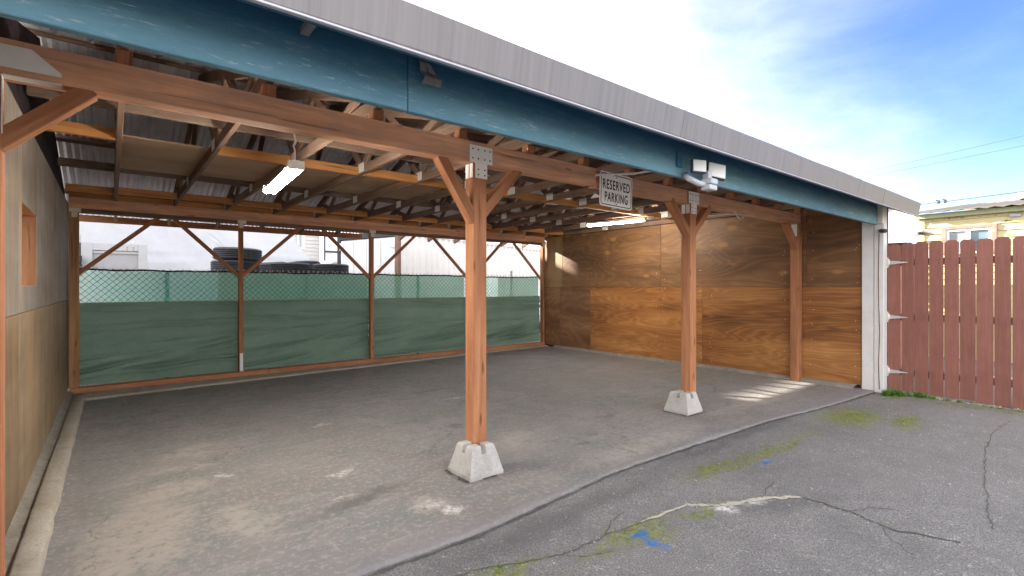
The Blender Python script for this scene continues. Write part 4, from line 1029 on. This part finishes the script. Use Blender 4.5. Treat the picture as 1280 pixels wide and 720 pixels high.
BH = thing('brown_house', 'brown shingled gable roof rising behind the yellow house', 'house', (22, 1, 0))
bm = bmesh.new()
def quad(bm, *p): return bm.faces.new([bm.verts.new(q) for q in p])
for dz in (0, -.12):
    quad(bm, (18, 3.1, 3.42 + dz), (18, -.5, 4.55 + dz), (26, -.5, 4.55 + dz), (26, 3.1, 3.42 + dz)); quad(bm, (18, -.5, 4.55 + dz), (18, -4.1, 3.42 + dz), (26, -4.1, 3.42 + dz), (26, -.5, 4.55 + dz))
bm_obj('roof', bm, M['roofbrown'], BH)
prism('rake_board', [(3.12, 3.40), (-.5, 4.54), (-4.12, 3.40), (-4.12, 3.22), (-.5, 4.36), (3.12, 3.22)], .06, painted('lilac_grey_rake', (.42, .38, .42), .6), BH, Matrix(((0, 1, 0, 17.93), (1, 0, 0, 0), (0, 0, 1, 0), (0, 0, 0, 1))))
prism('wall', [(2.7, 0), (-3.7, 0), (-3.7, 3.3), (-.5, 4.32), (2.7, 3.3)], 7., painted('brown_gable_shingles', (.105, .078, .066), .8, .2, scale=14.), BH, Matrix(((0, 1, 0, 18.3), (1, 0, 0, 0), (0, 0, 1, 0), (0, 0, 0, 1))))

GB = thing('grey_building', 'tall pale grey-blue building between the corner post and the yellow house', 'building', (22, 7, 0))
prism('wall', [(20, 4.66), (20, 11), (26, 13), (26, 6.3)], 4.0, M['greywall'], GB, Matrix(((1, 0, 0, 0), (0, 0, 1, 0), (0, 1, 0, 0), (0, 0, 0, 1))))
box('corner_stain', (19.97, 20.0), (4.66, 5.0), (0, 4.0), painted('mottled_grey', (.42, .40, .42), .8, .35, scale=9.), GB, 2, 0)
prism('roof', [(19.9, 4.6), (19.9, 11.1), (26, 13.1), (26, 6.2)], .1, M['roofdark'], GB, Matrix(((1, 0, 0, 0), (0, 0, 1, 0), (0, 1, 0, 4.002), (0, 0, 0, 1))))

SH_ = thing('garden_shed', 'low dark red shed with corrugated metal roof just behind the gate', 'shed', (11.3, 3.6, 0))
bm = bmesh.new(); add_box(bm, (10.62, 2.45, 0), (12.0, 6., 2.17)); bm_obj('wall', bm, M['redwall'], SH_)
bm = bmesh.new(); r1 = []
for i in range(90):
    y = 6.1 - i * .0425; dz = .012 * math.cos(i * math.pi / 2)
    r1.append([bm.verts.new((10.45, y, 2.245 + dz)), bm.verts.new((12.2, y, 2.50 + dz)), bm.verts.new((10.45, y, 2.235 + dz)), bm.verts.new((12.2, y, 2.49 + dz))])
for a, b in zip(r1, r1[1:]): bm.faces.new((a[0], a[1], b[1], b[0])); bm.faces.new((a[2], b[2], b[3], a[3])); bm.faces.new((a[0], b[0], b[2], a[2]))
bm_obj('roof', bm, M['corr'], SH_)
box('gutter', (10.40, 10.46), (2.33, 6.1), (2.19, 2.235), M['white'], SH_, 1)
box('loose_sheet', (10.7, 11.6), (2.25, 2.42), (2.34, 2.37), M['corr'], SH_, 0)
bm = bmesh.new()
for i in range(7): add_box(bm, (10.55, 2.30 - i * .012, 2.30 + i * .022), (10.60, 2.52 - i * .012, 2.315 + i * .022))
bm_obj('roof_stack', bm, M['corr'], SH_)

PLN = [((14, 4.6, 3.22), (14, -3.5, 3.67), 'lowest power line with two dark clamps, above the yellow house'), ((26, 9.2, 6.18), (26, -6, 7.35), 'middle thin power line high in the pale sky'), ((27, 9.6, 6.55), (27, -6, 8.15), 'uppermost thin power line high in the pale sky')]
for i, (a, b, lab) in enumerate(PLN):
    t = thing('power_line', lab, 'power line', a, 'power lines over the neighbouring houses')
    a, b = Vector(a), Vector(b); pts = [a.lerp(b, k / 16) - Vector((0, 0, .12 * 4 * (k / 16) * (1 - k / 16))) for k in range(17)]
    tube('wire', pts, .0085 if i == 0 else .007, M['darkgrey'], t, 5)
    if i == 0:
        for y in (2.68, 2.57):
            k = (4.6 - y) / 8.1; p = a.lerp(b, k) - Vector((0, 0, .12 * 4 * k * (1 - k)))
            bm = bmesh.new(); add_box(bm, (-.02, -.03, -.03), (.02, .02, .045), .008); add_box(bm, (-.015, .0, .03), (.015, .045, .06), .008); bm_obj('clamp', bm, M['blacksteel'], t, T(p))
# poles far outside the frame carry the lines
for (x, y, z, lab) in ((14, 4.6, 3.6, None),): pass

# ------------------------------------------------------------------ yard behind the fence
TR = thing('flatbed_trailer', 'flatbed trailer deck behind the fence carrying the grey bin and tyres', 'trailer', (1.6, 11.2, 0))
bm = bmesh.new(); add_box(bm, (-2.2, 10.1, 1.54), (4.35, 12.4, 1.66), .01); bm_obj('deck', bm, M['deck'], TR)
bm = bmesh.new(); add_box(bm, (-2.2, 10.5, 1.2), (4.3, 10.65, 1.49)); add_box(bm, (-2.2, 11.8, 1.2), (4.3, 11.95, 1.49)); bm_obj('chassis', bm, M['blacksteel'], TR)
box('added_pale_backing', (-2.2, 4.35), (10.06, 10.095), (.95, 1.655), M['backing_white'], TR, 0)  # added pale backing, brightens the cloth strip from behind
def lathe_y(bm, prof, n=40, axis='z'):
    rings = []
    for k in range(n):
        a = 2 * math.pi * k / n; rings.append([bm.verts.new((r * math.cos(a), r * math.sin(a), z)) for r, z in prof])
    m = len(prof)
    for k in range(n):
        A, B = rings[k], rings[(k + 1) % n]
        for i in range(m - 1 if prof[0] != prof[-1] else m - 1): bm.faces.new((A[i], B[i], B[i + 1], A[i + 1]))
        bm.faces.new((A[m - 1], B[m - 1], B[0], A[0]))
    return rings
def tyre_mesh(Ro, Wd):
    bm = bmesh.new(); w = Wd / 2; ri = Ro * .58
    prof = [(ri, -w * .62), (ri + .02, -w * .78), (Ro * .80, -w), (Ro * .93, -w * .93), (Ro * .985, -w * .74)]
    for k in range(5):
        z0 = -w * .66 + k * w * .30
        prof += [(Ro, z0), (Ro, z0 + w * .20), (Ro - .014, z0 + w * .215), (Ro - .014, z0 + w * .285)]
    prof = prof[:-2] + [(Ro * .985, w * .74), (Ro * .93, w * .93), (Ro * .80, w), (ri + .02, w * .78), (ri, w * .62)]
    lathe_y(bm, prof, 44); bmesh.ops.recalc_face_normals(bm, faces=bm.faces[:])
    me = bpy.data.meshes.new('tyre'); bm.to_mesh(me); bm.free(); me.materials.append(M['rubber'])
    for p in me.polygons: p.use_smooth = True
    return me
TM = tyre_mesh(.41, .235); TM2 = tyre_mesh(.36, .22); TM3 = tyre_mesh(.30, .14)
def tyre(me, c, label, group, rx=0., rz=0.):
    o = bpy.data.objects.new('tyre', me); link(o, None, T(c) @ RZ(rz) @ Matrix.Rotation(rx, 4, 'X')); return tag(o, label, 'tyre', group)
tyre(TM, (1.83, 10.6, 1.779), 'large truck tyre, lower one of the pair stacked behind the second back post', 'tyres lying behind the fence')
tyre(TM, (1.87, 10.62, 2.018), 'large truck tyre, upper one of the pair stacked behind the second back post', 'tyres lying behind the fence', R(1.5), 1.)
tyre(TM2, (3.58, 10.52, 1.771), 'flat-lying tyre nearest the container doors', 'tyres lying behind the fence')
tyre(TM2, (2.78, 10.5, 1.771), 'flat-lying tyre next to the two stacked tyres', 'tyres lying behind the fence')
tyre(TM2, (3.2, 11.15, 1.82), 'tilted tyre lying behind the two flat ones, in front of the white siding', 'tyres lying behind the fence', R(-7), .5)
tyre(TM2, (2.62, 11.6, 1.82), 'tyre at the back of the low pile below the tarp edge', 'tyres lying behind the fence', R(-6), 2.)
for k, lab in enumerate(('lower tyre', 'upper tyre')):
    tyre(TM3, (-.68, 11.0 + .02 * k, 1.731 + k * .142), lab + ' of the short stack at the far left beside the grey bin', 'tyres in the stack beside the grey bin')
RK = thing('metal_rack', 'pale slatted metal rack above the tyre stack at the far left', 'rack', (-.6, 11.55, 1.62))
for x in (-.85, -.43): box('upright', (x - .02, x + .02), (11.52, 11.56), (1.66, 2.32), M['binframe'], RK, 2)
for z in (2.0, 2.1, 2.2, 2.3): box('slat', (-.83, -.45), (11.525, 11.555), (z - .02, z + .02), M['binframe'], RK, 0)

BN = thing('metal_bin', 'grey steel bin with a framed recessed face on the trailer, left bay', 'bin', (.06, 11.4, 1.62))
bm = bmesh.new(); add_box(bm, (-.34, 11.24, 1.662), (.45, 12.3, 2.13)); bm_obj('body', bm, M['bin'], BN)
for q in ((-.40, -.25, 1.661, 2.17), (.38, .51, 1.661, 2.17), (-.25, .38, 2.04, 2.165)): box('frame', q[:2], (11.185, 11.30), q[2:], M['binframe'], BN, None, .004)
box('frame', (-.25, .38), (11.21, 11.25), (1.99, 2.035), M['binframe'], BN, 0, .003)
box('frame', (-.46, -.402), (11.20, 12.3), (1.661, 2.16), M['darkgrey'], BN, 1, .003)
tube('bolt', [(.30, 11.24, 2.16), (.30, 11.24, 2.22)], .012, M['galv'], BN)
bm = bmesh.new()
for x, z in ((.22, 2.10), (.31, 2.10), (.22, 2.06), (.31, 2.06)): add_tube(bm, [(x, 11.19, z), (x, 11.18, z)], .01, 6)
tag(bm_obj('bolt_head', bm, M['rust'], BN), kind='stuff')

# big white tarpaulin; its unseen top steps up at the left to block the sun
TP = thing('tarp_shelter', 'large white tarpaulin shelter with soft folds behind the trailer', 'tarpaulin', (-1, 17, 0))
bm = bmesh.new(); rows = []
NXT, NZT = 90, 60
def tarp_top(u): return 5.95
for i in range(NXT + 1):
    u = i / NXT; col = []
    for k in range(NZT + 1):
        v = k / NZT; z = -.1 + (4.75 + 2.4 * max(0., min(1., (.86 - u) / .02))) * v
        xr = 5.35 - 1.05 * max(0., z - 1.6) / 1.2 * (1 if z < 3.4 else 1) if z > 1.6 else 5.35
        xr = 5.35 - .72 * max(0, z - 1.5) if z < 4.5 else 5.35 - .72 * 3.0
        x = -9.5 + (xr + 9.5) * u
        y = 16 + .10 * mnoise.noise(Vector((x * .7, z * .5, 1))) + .05 * mnoise.noise(Vector((x * 1.2 + z * 1.5, z * .8, 4)))
        y += .05 * math.exp(-((z - 2.05) / .22) ** 2) * math.sin(z * 26 + x * .5 + 2 * nz(x, z, 0, .6)) * (1 if x > .3 else .3)
        col.append(bm.verts.new((x, y, z)))
    rows.append(col)
for a, b in zip(rows, rows[1:]):
    for k in range(NZT): bm.faces.new((a[k], b[k], b[k + 1], a[k + 1]))
front = rows[-1]; back = [bm.verts.new((v.co.x, 19.5, v.co.z)) for v in front]
for k in range(NZT): bm.faces.new((front[k], back[k], back[k + 1], front[k + 1]))
topb = [bm.verts.new((r[-1].co.x, 19.5, r[-1].co.z)) for r in rows]; topb[-1] = back[-1]
for i in range(NXT): bm.faces.new((rows[i][-1], rows[i + 1][-1], topb[i + 1], topb[i]))
bmesh.ops.remove_doubles(bm, verts=bm.verts[:], dist=1e-5)
bm_obj('tarp_sheet', bm, M['tarp'], TP, None, True)
bm = bmesh.new(); add_box(bm, (-9.4, 16.6, 0), (-.4, 19.3, 5.9)); bm_obj('stacked_load', bm, M['deck'], TP)

WH = thing('white_house', 'white clapboard house gable with a narrow window, behind the tyres', 'house', (5, 25, 0))
for k in range(26):
    z0 = 1.2 + k * .17; bm = bmesh.new(); vv = [(-.02, 0), (0, .166), (.05, .166), (.05, 0)]
    A = [bm.verts.new((0, y, z)) for y, z in vv]; B = [bm.verts.new((4.15, y, z)) for y, z in vv]
    F = [bm.faces.new(A), bm.faces.new(B[::-1])] + [bm.faces.new((A[i], A[(i + 1) % 4], B[(i + 1) % 4], B[i])) for i in range(4)]
    bmesh.ops.recalc_face_normals(bm, faces=F); bm_obj('siding_board', bm, M['siding_w'], WH, T((3.5, 24, z0)))
bm = bmesh.new(); add_box(bm, (-4, 24.055, 0), (7.65, 31, 7.85)); bm_obj('wall', bm, M['siding_w'], WH)  # hidden left part and height extended to block the sun
bm = bmesh.new(); add_box(bm, (1.68, 23.9, 7.852), (7.8, 31.2, 8.12)); add_box(bm, (-1.15, 23.95, 7.852), (1.675, 31.2, 8.33)); add_box(bm, (-4.2, 23.9, 7.852), (-1.155, 31.2, 8.9)); bm_obj('roof', bm, M['roofdark'], WH)  # unseen roof stepped in height to cut the sun strip on the floor
bm = bmesh.new(); add_box(bm, (1.75, 23.96, 8.122), (2.85, 25.5, 9.1)); bm_obj('sun_block', bm, M['siding_w'], WH)  # unseen box added to interrupt the sun streak on the plywood wall
wb = box('window', (6.62, 6.98), (23.95, 23.975), (3.15, 4.2), M['vinyl'], WH, 2); box('pane', (6.72, 6.82), (23.94, 23.948), (3.25, 4.1), M['glassgrey'], wb, 2, 0)
SF = thing('door_frame', 'dark steel frame of an open white doorway beside the white clapboard house', 'frame', (8, 24, 0))
for x in (7.72, 8.95): box('upright', (x - .03, x + .03), (23.5, 23.56), (0, 4.1), M['darkgrey'], SF, 2)
box('crossbar', (7.75, 8.92), (23.5, 23.56), (3.02, 3.1), M['darkgrey'], SF, 0)
box('panel', (7.75, 8.92), (23.57, 23.6), (0, 4.0), M['vinyl'], SF, 2)

PT = thing('white_truck', 'white truck cab with its dark side window and mirror, behind the tyres', 'truck', (5.6, 15.4, 0))
tprof = [(-.9, .5), (1.2, .5), (1.2, 2.28), (.9, 2.36), (-.1, 2.22), (-.55, 1.75), (-.9, 1.6)]
prism('cab', tprof, 1.8, M['vinyl'], PT, T((5.25, 14.9, 0)), .03)
prism('side_window', [(-.42, 1.8), (.05, 1.8), (.05, 2.16), (-.1, 2.14)], .02, painted('cabin_beige', (.44, .41, .36), .6), PT, T((5.25, 14.885, 0)))
prism('side_window', [(.16, 1.78), (.46, 1.78), (.46, 2.24), (.2, 2.2)], .02, M['darkgrey'], PT, T((5.25, 14.885, 0)))
box('pillar', (5.78, 5.82), (14.86, 14.9), (1.6, 2.4), M['lightgrey'], PT, 2)

CT = thing('shipping_container', 'white corrugated shipping container with hinged doors and rusty corner post, in the yard behind', 'container', (5.61, 11.5, 0), None, math.atan2(.30, .95))
CM = T((5.61, 11.5, 0)) @ RZ(math.atan2(.30, .95)); CLn, CW, CH = 12.2, 2.36, 2.82
bm = bmesh.new(); A, B = [], []; x = .12; P = []
while x < CLn - .2: P += [(x, 0), (x + .075, 0), (x + .115, .06), (x + .19, .06)]; x += .23
P.append((x, 0)); P = [(.06, 0)] + P
A = [bm.verts.new((a, b + .012, .18)) for a, b in P]; B = [bm.verts.new((a, b + .012, CH - .09)) for a, b in P]
for i in range(len(P) - 1): bm.faces.new((A[i], A[i + 1], B[i + 1], B[i]))
bm_obj('side_panel', bm, M['container'], CT, CM)
def cbox(name, a, b, mat, parent=CT, bev=.004):
    bm = bmesh.new(); add_box(bm, a, b, bev); return bm_obj(name, bm, mat, parent, CM)
cbox('body', (.07, .08, .1), (CLn, CW, CH - .01), M['container'])
cbox('top_rail', (.06, -.005, CH - .09), (CLn, .058, CH), M['container']); cbox('bottom_rail', (.06, -.005, .05), (CLn, .058, .18), M['container'])
cbox('corner_post', (-.045, -.012, 0), (.055, .10, CH + .01), M['rust']); cbox('corner_post', (-.045, CW - .10, 0), (.055, CW + .012, CH + .01), M['blacksteel'])
cbox('door_header', (-.043, .102, CH - .14), (.05, CW - .102, CH + .005), M['blacksteel'])
for y0, y1 in ((.13, CW / 2 - .01), (CW / 2 + .01, CW - .13)):
    d = cbox('door', (-.02, y0, .12), (.05, y1, CH - .16), M['doorwhite'])
    for q in ((y0, y0 + .05), (y1 - .05, y1)): cbox('door_edge', (-.032, q[0], .13), (-.021, q[1], CH - .17), M['container'], d)
    hy = y0 - .02 if y0 < 1 else y1 - .12
    for z in (CH - .42, 1.55, .6): cbox('hinge', (-.05, hy, z), (-.034, hy + .16, z + .20), M['container'], d)
    cbox('lock_rod', (-.06, (y0 + y1) / 2 - .012, .2), (-.036, (y0 + y1) / 2 + .012, CH - .2), M['galv'], d)

# ------------------------------------------------------------------ grass, moss, pebbles
def tufts(name, spots, mat, blades, hmax, wd, label=None):
    bm = bmesh.new()
    for cx, cy, rx, ry, n in spots:
        for _ in range(n):
            a = random.random() * 6.283; q = random.random() ** .6; x, y = cx + rx * q * math.cos(a), cy + ry * q * math.sin(a)
            for _b in range(blades):
                d = random.random() * 6.283; h = hmax * random.uniform(.35, 1.) * (1.15 - q * .7); ln = h * random.uniform(.3, .9); w = wd * random.uniform(.6, 1.3)
                p = Vector((x + random.uniform(-.012, .012), y + random.uniform(-.012, .012), -.022)); e = Vector((math.cos(d), math.sin(d), 0)); s = Vector((-e.y, e.x, 0)) * w
                m = p + e * ln * .45 + Vector((0, 0, h * .75)); tp = p + e * ln + Vector((0, 0, h))
                vs = [bm.verts.new(v) for v in (p - s * .6, p + s * .6, m + s, m - s, tp)]
                bm.faces.new(vs[:4]); bm.faces.new((vs[3], vs[2], vs[4]))
    o = bm_obj(name, bm, mat); return tag(o, label, name if False else None, None, 'stuff')
tufts('grass', [(8.02, 1.98, .10, .13, 70), (7.9, 2.02, .08, .06, 25), (8.1, 1.75, .07, .18, 40)], M['grass'], 5, .10, .006, 'fresh green grass and weeds at the foot of the white corner post')
tufts('weeds', [(8.12 + random.uniform(-.06, .05), 2.0 - .13 * k, .04, .06, 9 if k < 6 else 5) for k in range(17)], M['grass'], 3, .05, .0045, 'sparse green weeds along the foot of the gate')
tufts('light_leak_tufts', [(8.14, 1.55 - .18 * k, .05, .10, 26) for k in range(11)], M['leaktuft'], 4, .035, .003, 'short pale tufts in place of light leaking under the gate')  # pale blades added for the light line below the boards
tufts('weeds', [(2.0 + .09 * k + random.uniform(-.03, .03), 1.885 + random.uniform(-.02, .02), .05, .015, 5) for k in range(8)] + [(1.45 + .07 * k, 2.03 - .022 * k, .05, .015, 7) for k in range(4)] + [(3.12, 1.655, .02, .01, 4), (3.63, 1.2, .015, .05, 8), (3.58, .95, .012, .04, 6), (3.6, .75, .012, .05, 3), (6.2, .83, .3, .01, 8), (4.3, .58, .2, .01, 5)], M['grass'], 3, .022, .0032, 'small green weeds sprouting along the pavement cracks')
tufts('moss', [(6.3, 1.95, .5, .24, 700), (6.5, 1.52, .38, .10, 120), (3.75, 2.05, .45, .09, 110), (4.4, 1.96, .5, .06, 40), (2.35, 1.76, .4, .06, 60), (7.85, 1.9, .22, .1, 70)], M['mossleaf'], 3, .015, .004, 'yellow-green moss patches on the asphalt')
bm = bmesh.new()
for _ in range(1500):
    x, y = random.uniform(.6, 8.0), random.uniform(.2, 2.45); r = random.uniform(.002, .006) * (1.7 if random.random() < .05 else 1)
    if y > edge_y(x) - .02 or y < .2: continue
    mt = T((x, y, -.017 + r * .3)) @ Matrix.Rotation(random.random() * 6, 4, 'Z') @ Matrix.Diagonal((r * random.uniform(.8, 1.6), r, r * .8, 1))
    bmesh.ops.create_icosphere(bm, subdivisions=1, radius=1, matrix=mt)
for path, n_ in ((C1, 140), (C2, 220), (C3, 170)):
    for _ in range(n_):
        k = random.randrange(len(path) - 1); t = random.random(); a, b = path[k], path[k + 1]
        x, y = a[0] + (b[0] - a[0]) * t + random.gauss(0, .03), a[1] + (b[1] - a[1]) * t + random.gauss(0, .03); r = random.uniform(.002, .006)
        mt = T((x, y, -.016 + r * .3)) @ Matrix.Rotation(random.random() * 6, 4, 'Z') @ Matrix.Diagonal((r * random.uniform(.8, 1.6), r, r * .7, 1))
        bmesh.ops.create_icosphere(bm, subdivisions=1, radius=1, matrix=mt)
tag(bm_obj('gravel', bm, M['pebble'], None, None, True), 'loose grit scattered on the asphalt', None, None, 'stuff')
